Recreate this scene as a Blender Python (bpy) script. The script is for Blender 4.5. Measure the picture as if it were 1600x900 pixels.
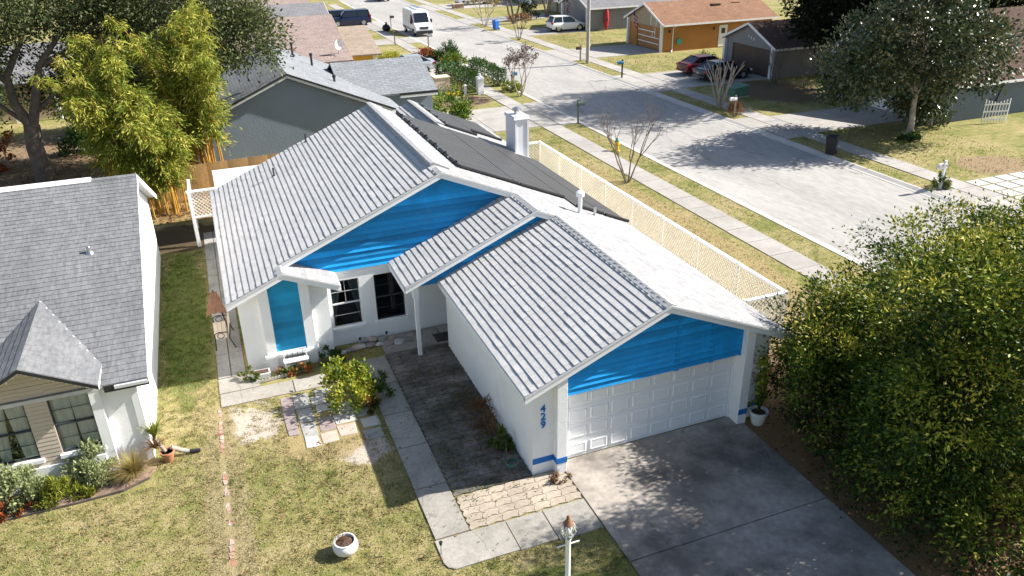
import bpy, math, random
import numpy as np
from mathutils import Vector, Matrix

# ------------------------------------------------------------------ camera, sky, sun, exposure
sc = bpy.context.scene
for o in list(bpy.data.objects): bpy.data.objects.remove(o)
CAMH = 12.91
PITCH, YAW, ROLL = math.radians(25.7736), math.radians(20.9442), math.radians(-1.1995)
FPX = 1228.36
def cam_axes():
    cy, sy, cp, sp = math.cos(YAW), math.sin(YAW), math.cos(PITCH), math.sin(PITCH)
    fwd = Vector((sy*cp, cy*cp, -sp)); right = Vector((cy, -sy, 0)); up = right.cross(fwd)
    r = math.cos(ROLL)*right + math.sin(ROLL)*up
    u = -math.sin(ROLL)*right + math.cos(ROLL)*up
    return r, u, fwd
CR, CU, CF = cam_axes()
cam = bpy.data.cameras.new('camera')
cam.lens = FPX/1600*36; cam.sensor_width = 36; cam.clip_end = 2000; cam.clip_start = 0.1
camo = bpy.data.objects.new('camera', cam); sc.collection.objects.link(camo)
M = Matrix((( CR.x, CU.x, -CF.x, 0), (CR.y, CU.y, -CF.y, 0), (CR.z, CU.z, -CF.z, CAMH), (0, 0, 0, 1)))
camo.matrix_world = M
sc.camera = camo
SUN = Vector((1.0, -0.155, 0.775)).normalized()
w = bpy.data.worlds.new('World'); sc.world = w; w.use_nodes = True
nt = w.node_tree; nt.nodes.clear()
sky = nt.nodes.new('ShaderNodeTexSky'); sky.sky_type = 'NISHITA'; sky.sun_disc = False
sky.sun_elevation = math.asin(SUN.z); sky.sun_rotation = math.atan2(SUN.x, SUN.y)
sky.altitude = 10; sky.air_density = 1.0; sky.dust_density = 1.2; sky.ozone_density = 1.0
bg = nt.nodes.new('ShaderNodeBackground'); bg.inputs[1].default_value = 0.075
wo = nt.nodes.new('ShaderNodeOutputWorld')
nt.links.new(sky.outputs[0], bg.inputs[0]); nt.links.new(bg.outputs[0], wo.inputs[0])
sl = bpy.data.lights.new('sun', 'SUN'); sl.energy = 4.8; sl.angle = math.radians(0.55); sl.color = (1.0, 0.96, 0.90)
so = bpy.data.objects.new('sun', sl); sc.collection.objects.link(so)
so.rotation_euler = SUN.to_track_quat('Z', 'Y').to_euler(); so.location = (60, -20, 60)
sc.view_settings.view_transform = 'Standard'; sc.view_settings.look = 'None'
sc.view_settings.gamma = 1; sc.view_settings.use_curve_mapping = False
sc.view_settings.exposure = 1.08

rng = np.random.default_rng(7); random.seed(7)
C = sc.collection
WL = {}          # world location of each object

# ------------------------------------------------------------------ pixel helpers (a pixel gives a direction; distance comes from the ground or wall)
def ray(px, py):
    return (CR*((px-800)/FPX) - CU*((py-450)/FPX) + CF)
def G(px, py, z=0.0):
    d = ray(px, py); t = (z-CAMH)/d.z; return Vector((d.x*t, d.y*t, z))

# ------------------------------------------------------------------ materials
MATS = {}
def mat(name, col, var=0.15, scale=3.0, rough=0.8, bump=0.0, bscale=40.0, spec=0.3, metal=0.0, stain=None, fine=0.0, tone=None, trans=0.0, stretch=None, brick=None, crack=None):
    """procedural: noise-varied base colour, optional stains, bump, per-piece tone attribute"""
    if name in MATS: return MATS[name]
    m = bpy.data.materials.new(name); m.use_nodes = True
    t = m.node_tree; N = t.nodes; L = t.links
    b = N['Principled BSDF']
    b.inputs['Roughness'].default_value = rough; b.inputs['Metallic'].default_value = metal
    b.inputs['Specular IOR Level'].default_value = spec
    geo = N.new('ShaderNodeNewGeometry'); vec = geo.outputs['Position']
    if stretch:
        mp = N.new('ShaderNodeMapping'); mp.inputs['Scale'].default_value = stretch
        L.new(vec, mp.inputs['Vector']); vec = mp.outputs[0]
    def noise(s, det=4.0, ro=0.6):
        n = N.new('ShaderNodeTexNoise'); n.inputs['Scale'].default_value = s
        n.inputs['Detail'].default_value = det; n.inputs['Roughness'].default_value = ro
        L.new(vec, n.inputs['Vector']); return n.outputs[0]
    def rmp(fac, a, c):
        r = N.new('ShaderNodeMapRange'); r.inputs['From Min'].default_value = 0.3; r.inputs['From Max'].default_value = 0.7
        r.inputs['To Min'].default_value = a; r.inputs['To Max'].default_value = c
        L.new(fac, r.inputs['Value']); return r.outputs[0]
    def mul(a, c):
        x = N.new('ShaderNodeMath'); x.operation = 'MULTIPLY'
        L.new(a, x.inputs[0])
        if isinstance(c, float): x.inputs[1].default_value = c
        else: L.new(c, x.inputs[1])
        return x.outputs[0]
    f = rmp(noise(scale), 1-var, 1+var)
    if fine: f = mul(f, rmp(noise(scale*14, 2.0), 1-fine, 1+fine))
    if tone:
        at = N.new('ShaderNodeAttribute'); at.attribute_name = 'tone'
        mr = N.new('ShaderNodeMapRange'); mr.inputs['To Min'].default_value = 1-tone; mr.inputs['To Max'].default_value = 1+tone
        L.new(at.outputs['Fac'], mr.inputs['Value']); f = mul(f, mr.outputs[0])
    hs = N.new('ShaderNodeVectorMath'); hs.operation = 'SCALE'
    hs.inputs[0].default_value = col[:3]; L.new(f, hs.inputs['Scale'])
    out = hs.outputs[0]
    if stain:                     # (colour, scale, low, high, strength)
        sn = noise(stain[1], 6.0, 0.65)
        r = N.new('ShaderNodeMapRange'); r.inputs['From Min'].default_value = stain[2]; r.inputs['From Max'].default_value = stain[3]
        r.inputs['To Max'].default_value = stain[4]; L.new(sn, r.inputs['Value'])
        mx = N.new('ShaderNodeMix'); mx.data_type = 'RGBA'; L.new(r.outputs[0], mx.inputs[0]); L.new(out, mx.inputs[6])
        mx.inputs[7].default_value = (*stain[0], 1); out = mx.outputs[2]
    if brick:                     # far-off course lines on a roof plane, from its UVs: (row height, width)
        uv = N.new('ShaderNodeUVMap'); bt = N.new('ShaderNodeTexBrick')
        bt.inputs['Scale'].default_value = 1.0; bt.inputs['Brick Width'].default_value = brick[1]; bt.inputs['Row Height'].default_value = brick[0]
        bt.inputs['Mortar Size'].default_value = 0.022; bt.inputs['Color1'].default_value = (1, 1, 1, 1); bt.inputs['Color2'].default_value = (.8, .8, .8, 1)
        bt.inputs['Mortar'].default_value = (.62, .62, .62, 1); bt.inputs['Bias'].default_value = 0.0
        L.new(uv.outputs[0], bt.inputs['Vector'])
        vm = N.new('ShaderNodeVectorMath'); vm.operation = 'MULTIPLY'; L.new(out, vm.inputs[0]); L.new(bt.outputs[0], vm.inputs[1]); out = vm.outputs[0]
    if crack:                     # thin dark crack lines: (cell scale, line width, strength)
        dn = N.new('ShaderNodeTexNoise'); dn.inputs['Scale'].default_value = crack[0]*3; dn.inputs['Detail'].default_value = 3; L.new(vec, dn.inputs['Vector'])
        av = N.new('ShaderNodeVectorMath'); av.operation = 'MULTIPLY_ADD'; L.new(dn.outputs[1], av.inputs[0]); av.inputs[1].default_value = (.9/crack[0]*.5,)*3; L.new(vec, av.inputs[2])
        vo = N.new('ShaderNodeTexVoronoi'); vo.feature = 'DISTANCE_TO_EDGE'; vo.inputs['Scale'].default_value = crack[0]; L.new(av.outputs[0], vo.inputs['Vector'])
        cr_ = N.new('ShaderNodeMapRange'); cr_.inputs['From Max'].default_value = crack[1]; cr_.inputs['To Min'].default_value = 1-crack[2]; cr_.inputs['To Max'].default_value = 1.0; L.new(vo.outputs[0], cr_.inputs['Value'])
        vm = N.new('ShaderNodeVectorMath'); vm.operation = 'SCALE'; L.new(out, vm.inputs[0]); L.new(cr_.outputs[0], vm.inputs['Scale']); out = vm.outputs[0]
    L.new(out, b.inputs['Base Color'])
    if bump:
        bp = N.new('ShaderNodeBump'); bp.inputs['Strength'].default_value = bump; bp.inputs['Distance'].default_value = 0.02
        L.new(noise(bscale, 3.0), bp.inputs['Height']); L.new(bp.outputs[0], b.inputs['Normal'])
    if trans:
        tr = N.new('ShaderNodeBsdfTranslucent'); L.new(out, tr.inputs[0])
        mx = N.new('ShaderNodeMixShader'); mx.inputs[0].default_value = trans
        L.new(b.outputs[0], mx.inputs[1]); L.new(tr.outputs[0], mx.inputs[2])
        L.new(mx.outputs[0], N['Material Output'].inputs[0])
    MATS[name] = m; return m

def leafmat(name, cols, rough=0.5, spec=0.35, trans=0.25):
    """foliage: colour ramp over the per-leaf tone attribute"""
    if name in MATS: return MATS[name]
    m = bpy.data.materials.new(name); m.use_nodes = True
    t = m.node_tree; N = t.nodes; L = t.links; b = N['Principled BSDF']
    b.inputs['Roughness'].default_value = rough; b.inputs['Specular IOR Level'].default_value = spec
    at = N.new('ShaderNodeAttribute'); at.attribute_name = 'tone'
    cr = N.new('ShaderNodeValToRGB'); e = cr.color_ramp.elements
    for i, c in enumerate(cols):
        p = i/(len(cols)-1)
        el = e[i] if i < 2 else e.new(p)
        el.position = p; el.color = (*c, 1)
    L.new(at.outputs['Fac'], cr.inputs[0]); L.new(cr.outputs[0], b.inputs['Base Color'])
    tr = N.new('ShaderNodeBsdfTranslucent'); L.new(cr.outputs[0], tr.inputs[0])
    mx = N.new('ShaderNodeMixShader'); mx.inputs[0].default_value = trans
    L.new(b.outputs[0], mx.inputs[1]); L.new(tr.outputs[0], mx.inputs[2]); L.new(mx.outputs[0], N['Material Output'].inputs[0])
    MATS[name] = m; return m

def glassmat(name, tint, mixv=0.55):
    m = bpy.data.materials.new(name); m.use_nodes = True
    t = m.node_tree; N = t.nodes; L = t.links
    tr = N.new('ShaderNodeBsdfTransparent'); tr.inputs[0].default_value = (*tint, 1)
    gl = N.new('ShaderNodeBsdfGlossy'); gl.inputs['Roughness'].default_value = 0.04; gl.inputs[0].default_value = (.9, .93, .95, 1)
    fr = N.new('ShaderNodeFresnel'); fr.inputs[0].default_value = 1.55
    mx = N.new('ShaderNodeMixShader'); L.new(fr.outputs[0], mx.inputs[0]); L.new(tr.outputs[0], mx.inputs[1]); L.new(gl.outputs[0], mx.inputs[2])
    L.new(mx.outputs[0], N['Material Output'].inputs[0]); MATS[name] = m; return m

def groundmat():
    m = bpy.data.materials.new('lawn'); m.use_nodes = True
    t = m.node_tree; N = t.nodes; L = t.links; b = N['Principled BSDF']
    b.inputs['Roughness'].default_value = 0.9; b.inputs['Specular IOR Level'].default_value = 0.1
    geo = N.new('ShaderNodeNewGeometry'); pos = geo.outputs['Position']
    fl = N.new('ShaderNodeVectorMath'); fl.operation = 'MULTIPLY'; fl.inputs[1].default_value = (1, 1, 0); L.new(pos, fl.inputs[0]); pos2 = fl.outputs[0]
    def noise(s, det=3.0, ro=0.6, v=pos2):
        n = N.new('ShaderNodeTexNoise'); n.inputs['Scale'].default_value = s; n.inputs['Detail'].default_value = det
        n.inputs['Roughness'].default_value = ro; L.new(v, n.inputs['Vector']); return n.outputs[0]
    def math_(op, a, c):
        x = N.new('ShaderNodeMath'); x.operation = op
        for i, q in enumerate((a, c)):
            if isinstance(q, (int, float)): x.inputs[i].default_value = q
            else: L.new(q, x.inputs[i])
        return x.outputs[0]
    n1, n2, n3 = noise(0.33, 4), noise(2.6, 4), noise(16, 2)
    s = math_('ADD', math_('ADD', math_('MULTIPLY', n1, .42), math_('MULTIPLY', n2, .36)), math_('MULTIPLY', n3, .22))
    cr = N.new('ShaderNodeValToRGB'); e = cr.color_ramp.elements
    for i, (p, c) in enumerate([(0.30, (.085, .105, .022)), (.43, (.175, .190, .052)), (.5, (.275, .245, .095)), (.57, (.35, .29, .14)), (.68, (.40, .315, .195))]):
        el = e[i] if i < 2 else e.new(p)
        el.position = p; el.color = (*c, 1)
    L.new(s, cr.inputs[0]); col = cr.outputs[0]
    # patches of other ground with their own shape: (cx, cy, rx, ry, colour, raggedness)
    sand, dirt, litter, green, dry, mulch = (.47, .41, .35), (.17, .115, .075), (.26, .155, .085), (.105, .145, .030), (.33, .255, .125), (.20, .13, .09)
    P = [(-.35, 19.75, .8, .95, sand, 1.9), (2.35, 17.35, .75, .55, sand, 1.9), (1.5, 18.4, 1.3, 1.2, dry, .8), (-2.0, 27.8, .80, 6.6, green, .45), (-.75, 29, .42, 6.5, (.27, .19, .06), .5), (-2.0, 35.6, 1.9, 1.9, (.085, .055, .04), .5),
         (-2, 40.0, 3.5, 2.2, (.30, .2, .09), .7), (-9, 50, 8.5, 10, (.24, .165, .105), .8), (14.2, 11.0, 4.6, 6.0, litter, .7), (14.6, 24, 1.4, 14, dirt, .5), (18.2, 27, 1.6, 14, dry, .6),
         (17.6, 56.2, 2.6, 2.0, mulch, .35), (40.5, 49, 3.2, 4.5, dirt, .7), (39, 28.6, 2.2, 1.9, (.30, .21, .13), .7), (5.2, 17.6, 1.3, 3.6, (.10, .08, .06), .6), (-1.2, 15.5, .55, 6, (.30, .245, .13), .6),
         (3.4, 10.5, 3.0, 1.4, green, .9)]
    sep = N.new('ShaderNodeSeparateXYZ'); L.new(pos, sep.inputs[0])
    nn = noise(1.7, 5, .65)
    for cx, cy, rx, ry, c, rag in P:
        dx = math_('DIVIDE', math_('SUBTRACT', sep.outputs[0], cx), rx); dy = math_('DIVIDE', math_('SUBTRACT', sep.outputs[1], cy), ry)
        d = math_('SQRT', math_('ADD', math_('MULTIPLY', dx, dx), math_('MULTIPLY', dy, dy)), 0)
        d = math_('ADD', d, math_('MULTIPLY', math_('SUBTRACT', nn, .5), rag*1.6))
        mr = N.new('ShaderNodeMapRange'); mr.inputs['From Min'].default_value = 1.05; mr.inputs['From Max'].default_value = .85; L.new(d, mr.inputs['Value'])
        fac = math_('MULTIPLY', mr.outputs[0], math_('ADD', math_('MULTIPLY', n3, .8), .5)); fac = math_('MINIMUM', fac, 1.0)
        mx = N.new('ShaderNodeMix'); mx.data_type = 'RGBA'; L.new(fac, mx.inputs[0]); L.new(col, mx.inputs[6])
        vs = N.new('ShaderNodeVectorMath'); vs.operation = 'SCALE'; vs.inputs[0].default_value = c
        L.new(math_('ADD', math_('MULTIPLY', n3, .9), .55), vs.inputs['Scale']); L.new(vs.outputs[0], mx.inputs[7]); col = mx.outputs[2]
    L.new(col, b.inputs['Base Color'])
    bp = N.new('ShaderNodeBump'); bp.inputs['Strength'].default_value = .6; bp.inputs['Distance'].default_value = .05
    L.new(noise(22, 3), bp.inputs['Height']); L.new(bp.outputs[0], b.inputs['Normal'])
    MATS['lawn'] = m; return m

groundmat()
mat('white_stucco', (.88, .88, .87), var=.035, scale=1.2, rough=.85, bump=.35, bscale=28, stain=((.50, .47, .42), .9, .60, .78, .35))
mat('white_paint', (.84, .84, .84), var=.03, scale=2, rough=.55, bump=.06, bscale=30)
mat('door_white', (.87, .875, .88), var=.02, scale=1.5, rough=.45)
mat('blue_siding', (.010, .28, .64), var=.16, scale=1.3, rough=.6, bump=.15, bscale=22, fine=.07, tone=.34, stain=((.06, .26, .48), 1.6, .55, .8, .5))
mat('blue_panel', (.015, .29, .52), var=.12, scale=2.2, rough=.55, bump=.1, bscale=22, tone=.25)
mat('blue_trim', (.015, .16, .50), var=.06, scale=3, rough=.5)
mat('shingle', (.56, .545, .525), var=.06, scale=.8, rough=.95, fine=.10, bump=.3, bscale=120, spec=.1, tone=.035, stain=((.38, .38, .385), .35, .58, .8, .4))
mat('shingle_sunlit', (.34, .34, .34), var=.06, scale=.8, rough=.95, fine=.12, bump=.5, bscale=120, spec=.1, tone=.12, stretch=(1, .35, 1))  # sun-side copy of the same shingle, its colour darkened against the direct sun
mat('shingle_old', (.195, .197, .202), var=.12, scale=.7, rough=.95, fine=.20, bump=.5, bscale=120, spec=.1, tone=.06, stain=((.12, .13, .145), 1.0, .52, .72, .55), stretch=(1.6, .35, .35))
mat('shingle_blue', (.27, .285, .30), var=.08, scale=.5, rough=.95, fine=.15, spec=.1, brick=(.2, .55))
mat('shingle_tan', (.34, .265, .235), var=.08, scale=.5, rough=.95, fine=.18, spec=.1, brick=(.2, .5))
mat('shingle_buff', (.37, .30, .235), var=.08, scale=.5, rough=.95, fine=.18, spec=.1, brick=(.2, .5))
mat('shingle_brown', (.29, .165, .105), var=.10, scale=.5, rough=.95, fine=.2, spec=.1, brick=(.2, .5))
mat('shingle_dark', (.115, .075, .06), var=.15, scale=.5, rough=.95, fine=.25, spec=.1, brick=(.2, .5))
mat('shingle_grey', (.24, .235, .24), var=.08, scale=.5, rough=.95, fine=.18, spec=.1, brick=(.2, .5))
mat('shingle_butt', (.05, .05, .055), var=.2)
mat('deck', (.55, .54, .53), var=.1)
mat('collector', (.060, .056, .054), var=.10, scale=.6, rough=.42, spec=.5, bump=.25, bscale=10, stretch=(1, 14, 1), stain=((.13, .12, .11), .25, .5, .75, .5))
mat('black_pipe', (.018, .018, .02), var=.15, rough=.45)
mat('metal', (.55, .56, .58), var=.1, rough=.35, metal=.9)
mat('dark_metal', (.03, .03, .033), var=.2, rough=.5)
mat('lattice', (.82, .775, .67), var=.06, scale=2, rough=.7)
mat('wood_fence', (.50, .31, .135), var=.15, scale=1.5, rough=.85, fine=.2, tone=.25)
mat('concrete', (.38, .355, .325), var=.10, scale=.8, rough=.9, fine=.10, bump=.25, bscale=45, tone=.07, stain=((.27, .245, .21), .7, .52, .72, .55))
mat('concrete_drive', crack=(.22, .005, .25), col=(.40, .355, .305), var=.14, scale=.5, rough=.85, fine=.14, bump=.25, bscale=45, tone=.05, stain=((.12, .105, .095), .42, .40, .64, .9))  # stains made broad and dark to deepen the tree's shadow on the drive
mat('concrete_path', crack=(.45, .008, .35), col=(.35, .325, .285), var=.12, scale=.9, rough=.9, fine=.12, bump=.3, bscale=40, tone=.12, stain=((.22, .205, .17), 1.1, .48, .7, .65))
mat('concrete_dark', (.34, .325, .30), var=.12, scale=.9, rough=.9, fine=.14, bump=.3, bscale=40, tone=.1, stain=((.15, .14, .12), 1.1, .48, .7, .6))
mat('paver', (.41, .345, .27), var=.12, scale=1.2, rough=.9, fine=.14, bump=.3, bscale=40, tone=.07, stain=((.29, .245, .20), .8, .5, .7, .5))
mat('paver_dark', (.20, .175, .155), var=.4, scale=1.4, rough=.85, fine=.25, bump=.3, bscale=40, tone=.14, stain=((.05, .052, .035), 1.0, .45, .62, .8))  # darker, blotchier pavers for the inner courtyard
mat('asphalt', (.37, .35, .325), var=.10, scale=.35, rough=.93, fine=.12, bump=.3, bscale=60, stain=((.27, .255, .24), .16, .5, .72, .6), stretch=(1, .3, 1), crack=(.16, .006, .35))
mat('kerb', (.52, .49, .45), var=.08, scale=1, rough=.9, fine=.1)
mat('stone_white', (.50, .475, .44), var=.12, scale=2, rough=.9, bump=.4, bscale=20)
mat('stone_grey', (.34, .335, .31), var=.2, scale=2, rough=.9, bump=.4, bscale=20)
mat('stone_purple', (.30, .245, .235), var=.15, scale=2, rough=.9, bump=.4, bscale=20)
mat('stone_pink', (.47, .375, .31), var=.15, scale=2, rough=.9, bump=.4, bscale=20)
mat('brick_red', (.36, .17, .115), var=.3, scale=4, rough=.9, bump=.5, bscale=25, stain=((.50, .44, .39), 3.5, .42, .6, .85))
mat('mulch', (.27, .185, .14), var=.35, scale=5, rough=.95, bump=.8, bscale=14, fine=.3)
mat('edging', (.10, .085, .07), var=.2)
mat('bark', (.16, .13, .11), var=.3, scale=3, rough=.95, bump=.9, bscale=12, fine=.25)
mat('bark_pale', (.36, .31, .265), var=.3, scale=3, rough=.95, bump=.6, bscale=12, fine=.2)
mat('bark_dark', (.075, .055, .045), var=.3, scale=3, rough=.95, bump=.6, bscale=12)
mat('culm', (.48, .27, .05), var=.2, scale=2, rough=.5)
mat('beige_siding', (.52, .44, .35), var=.05, scale=1.5, rough=.7, bump=.1, bscale=20, tone=.04)
mat('grey_blue_wall', (.20, .235, .285), var=.05, scale=.8, rough=.9, bump=.5, bscale=9)
mat('yellow_wall', (.62, .40, .09), var=.05, scale=1, rough=.85)
mat('orange_wall', (.46, .21, .065), var=.08, scale=.8, rough=.85, fine=.06)
mat('orange_door', (.40, .19, .07), var=.08, scale=.8, rough=.7)
mat('tan_siding', (.42, .34, .24), var=.06, scale=.8, rough=.8)
mat('grey_siding', (.25, .245, .25), var=.06, scale=.8, rough=.8, bump=.3, bscale=6)
mat('brown_door', (.10, .066, .052), var=.12, scale=.8, rough=.6)
mat('grey_wall', (.22, .225, .235), var=.06, scale=.8, rough=.85)
mat('slate_wall', (.15, .18, .225), var=.08, scale=.8, rough=.85)
mat('terracotta', (.42, .19, .11), var=.12, scale=5, rough=.8)
mat('soil', (.10, .06, .045), var=.4, scale=9, rough=.95, bump=1.0, bscale=25)
mat('ceramic', (.76, .76, .72), var=.05, scale=4, rough=.35, stain=((.10, .14, .20), 4.5, .62, .68, .55))
mat('curtain', (.86, .84, .80), var=.08, scale=3, rough=.9, stretch=(6, 6, .6))
mat('interior', (.035, .033, .032), var=.2, rough=.9)
mat('frame_dark', (.045, .05, .055), var=.1, rough=.5)
mat('frame_pale', (.60, .60, .60), var=.05, rough=.5)
mat('tyre', (.02, .02, .02), var=.2, rough=.8)
mat('rim', (.45, .46, .48), var=.1, rough=.3, metal=.8)
mat('car_white', (.78, .79, .80), var=.02, rough=.25, spec=.5)
mat('car_navy', (.010, .016, .045), var=.05, rough=.18, spec=.6)
mat('car_red', (.115, .008, .016), var=.05, rough=.2, spec=.6)
mat('car_black', (.02, .024, .034), var=.05, rough=.15, spec=.7)
mat('car_silver', (.50, .52, .55), var=.03, rough=.25, metal=.5)
mat('car_glass', (.012, .015, .022), var=.05, rough=.06, spec=.8)
mat('plastic_dark', (.025, .025, .027), var=.15, rough=.55)
mat('tail_red', (.40, .01, .01), var=.1, rough=.3)
mat('lamp_clear', (.70, .72, .74), var=.05, rough=.15)
mat('yellow_paint', (.72, .46, .02), var=.08, rough=.5)
mat('green_paint', (.03, .20, .15), var=.1, rough=.5)
mat('green_box', (.09, .20, .14), var=.1, rough=.6)
mat('blue_bin', (.02, .14, .50), var=.1, rough=.5)
mat('mail_green', (.10, .13, .11), var=.1, rough=.6)
mat('mail_blue', (.03, .20, .35), var=.1, rough=.5)
mat('wood_post', (.24, .19, .15), var=.2, rough=.9)
mat('pole_grey', (.40, .37, .33), var=.12, rough=.9)
mat('slat_cream', (.70, .58, .43), var=.08, rough=.7)
mat('rust', (.26, .13, .075), var=.25, scale=6, rough=.8)
mat('flag_red', (.45, .03, .05), rough=.8); mat('flag_white', (.75, .75, .75), rough=.8); mat('flag_blue', (.03, .04, .20), rough=.8)
mat('kayak_red', (.45, .03, .04), var=.08, rough=.4)
mat('bag_black', (.012, .012, .014), var=.2, rough=.35)
glassmat('glass', (.55, .58, .6)); glassmat('glass_clear', (.9, .92, .92))
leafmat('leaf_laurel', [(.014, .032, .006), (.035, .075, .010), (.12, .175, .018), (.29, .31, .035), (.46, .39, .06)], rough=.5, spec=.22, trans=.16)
leafmat('leaf_oak', [(.030, .046, .015), (.070, .095, .03), (.14, .165, .055), (.25, .24, .11)], rough=.55)
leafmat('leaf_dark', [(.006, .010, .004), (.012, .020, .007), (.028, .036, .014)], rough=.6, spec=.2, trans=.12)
leafmat('leaf_bamboo', [(.08, .13, .015), (.19, .24, .028), (.36, .37, .05), (.52, .46, .10)], rough=.55, spec=.25)
leafmat('leaf_magnolia', [(.026, .044, .014), (.050, .080, .026), (.105, .125, .05), (.26, .19, .10)], rough=.33, spec=.6, trans=.08)
leafmat('leaf_hedge', [(.015, .040, .008), (.035, .085, .013), (.085, .150, .02)], rough=.5)
leafmat('leaf_bush', [(.05, .11, .012), (.15, .22, .018), (.33, .34, .03), (.46, .42, .06)], rough=.5)
leafmat('leaf_silver', [(.15, .19, .075), (.31, .35, .16), (.48, .51, .27)], rough=.7, spec=.2)
leafmat('leaf_lime', [(.10, .14, .015), (.22, .25, .03), (.36, .35, .05)], rough=.6)
leafmat('leaf_straw', [(.22, .15, .06), (.36, .26, .11), (.40, .37, .10)], rough=.7, spec=.2)
leafmat('leaf_red', [(.05, .07, .012), (.20, .10, .03), (.40, .07, .03), (.45, .22, .04)], rough=.5)
leafmat('leaf_weed', [(.05, .10, .015), (.12, .17, .03), (.26, .20, .07)], rough=.6)
leafmat('seed_heads', [(.12, .085, .075), (.22, .17, .15), (.30, .25, .22)], rough=.8, spec=.1)
leafmat('grass', [(.075, .115, .022), (.165, .19, .05), (.285, .25, .115), (.41, .335, .20), (.51, .425, .295)], rough=.8, spec=.1, trans=.2)
leafmat('leaf_dry', [(.12, .06, .025), (.22, .12, .05), (.32, .20, .10)], rough=.8, spec=.1)

# ------------------------------------------------------------------ mesh helpers
class MB:
    def __init__(s): s.v = []; s.f = []; s.t = []; s.uv = None
    def add(s, vs, fs, tone=None):
        b = len(s.v); s.v += [tuple(p) for p in vs]; s.f += [tuple(i+b for i in f) for f in fs]
        s.t += [tone if tone is not None else .5]*len(vs); return s
    def box(s, x0, x1, y0, y1, z0, z1, tone=None):
        return s.add([(x0,y0,z0),(x1,y0,z0),(x1,y1,z0),(x0,y1,z0),(x0,y0,z1),(x1,y0,z1),(x1,y1,z1),(x0,y1,z1)],
                     [(3,2,1,0),(4,5,6,7),(0,1,5,4),(1,2,6,5),(2,3,7,6),(3,0,4,7)], tone)
    def frust(s, x0, x1, y0, y1, z0, z1, ix, iy, tone=None):      # box with inset top
        return s.add([(x0,y0,z0),(x1,y0,z0),(x1,y1,z0),(x0,y1,z0),(x0+ix,y0+iy,z1),(x1-ix,y0+iy,z1),(x1-ix,y1-iy,z1),(x0+ix,y1-iy,z1)],
                     [(3,2,1,0),(4,5,6,7),(0,1,5,4),(1,2,6,5),(2,3,7,6),(3,0,4,7)], tone)
    def prism(s, poly, vec, tone=None):                           # polygon swept along vec
        n = len(poly); vec = Vector(vec); a = [Vector(p) for p in poly]; b = [p+vec for p in a]
        nr = sum(((a[i]).cross(a[(i+1) % n]) for i in range(n)), Vector())
        if nr.dot(vec) > 0: a, b = a[::-1], b[::-1]
        return s.add(a+b, [tuple(range(n)), tuple(range(2*n-1, n-1, -1))]+[((i+1) % n, i, n+i, n+(i+1) % n) for i in range(n)], tone)
    def bar(s, p0, p1, w, h, up=(0, 0, 1), tone=None):
        p0, p1 = Vector(p0), Vector(p1); d = (p1-p0).normalized(); u = Vector(up)
        if abs(d.dot(u)) > .99: u = Vector((1, 0, 0))
        a = d.cross(u).normalized()*w/2; b = a.cross(d).normalized()*h/2
        return s.prism([p0-a-b, p0+a-b, p0+a+b, p0-a+b], p1-p0, tone)
    def tube(s, pts, rad, n=8, tone=None, cap=True):
        pts = [Vector(p) for p in pts]; R = rad if isinstance(rad, (list, tuple)) else [rad]*len(pts)
        vs, fs = [], []; ref = None
        for i, p in enumerate(pts):
            d = (pts[min(i+1, len(pts)-1)]-pts[max(i-1, 0)]).normalized()
            if ref is None: ref = Vector((1, 0, 0)) if abs(d.x) < .9 else Vector((0, 1, 0))
            a = (ref - d*ref.dot(d)).normalized(); b = d.cross(a); ref = a
            for k in range(n):
                t = 2*math.pi*k/n; vs.append(p+(a*math.cos(t)+b*math.sin(t))*R[i])
        for i in range(len(pts)-1):
            for k in range(n): fs.append((i*n+k, i*n+(k+1) % n, (i+1)*n+(k+1) % n, (i+1)*n+k))
        if cap: fs += [tuple(range(n-1, -1, -1)), tuple(range((len(pts)-1)*n, len(pts)*n))]
        return s.add(vs, fs, tone)
    def lathe(s, c, prof, n=20, tone=None):
        vs, fs = [], []
        for r, z in prof:
            for k in range(n):
                t = 2*math.pi*k/n; vs.append((c[0]+r*math.cos(t), c[1]+r*math.sin(t), c[2]+z))
        for i in range(len(prof)-1):
            for k in range(n): fs.append((i*n+k, i*n+(k+1) % n, (i+1)*n+(k+1) % n, (i+1)*n+k))
        fs += [tuple(range(n-1, -1, -1)), tuple(range((len(prof)-1)*n, len(prof)*n))]
        return s.add(vs, fs, tone)
    def quad(s, a, b, c, d, tone=None): return s.add([a, b, c, d], [(0, 1, 2, 3)], tone)

def tagit(o, label=None, cat=None, group=None, kind=None):
    if label: o['label'] = label
    if cat: o['category'] = cat
    if group: o['group'] = group
    if kind: o['kind'] = kind
    return o
def npmesh(name, V, F, tone=None, smooth=False):
    V = np.asarray(V, np.float32); F = np.asarray(F, np.int32); k = F.shape[1]
    me = bpy.data.meshes.new(name); me.vertices.add(len(V)); me.vertices.foreach_set('co', V.ravel())
    me.loops.add(F.size); me.loops.foreach_set('vertex_index', F.ravel())
    me.polygons.add(len(F)); me.polygons.foreach_set('loop_start', np.arange(0, F.size, k, dtype=np.int32))
    if tone is not None:
        a = me.attributes.new('tone', 'FLOAT', 'POINT'); a.data.foreach_set('value', np.asarray(tone, np.float32))
    me.update(calc_edges=True)
    if smooth: me.polygons.foreach_set('use_smooth', np.ones(len(F), bool))
    return me
def link(name, me, parent, loc):
    o = bpy.data.objects.new(name, me); C.objects.link(o)
    WL[o.name] = Vector(loc)
    if parent is not None:
        o.parent = parent; o.location = Vector(loc) - WL[parent.name]
    else: o.location = loc
    return o
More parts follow.
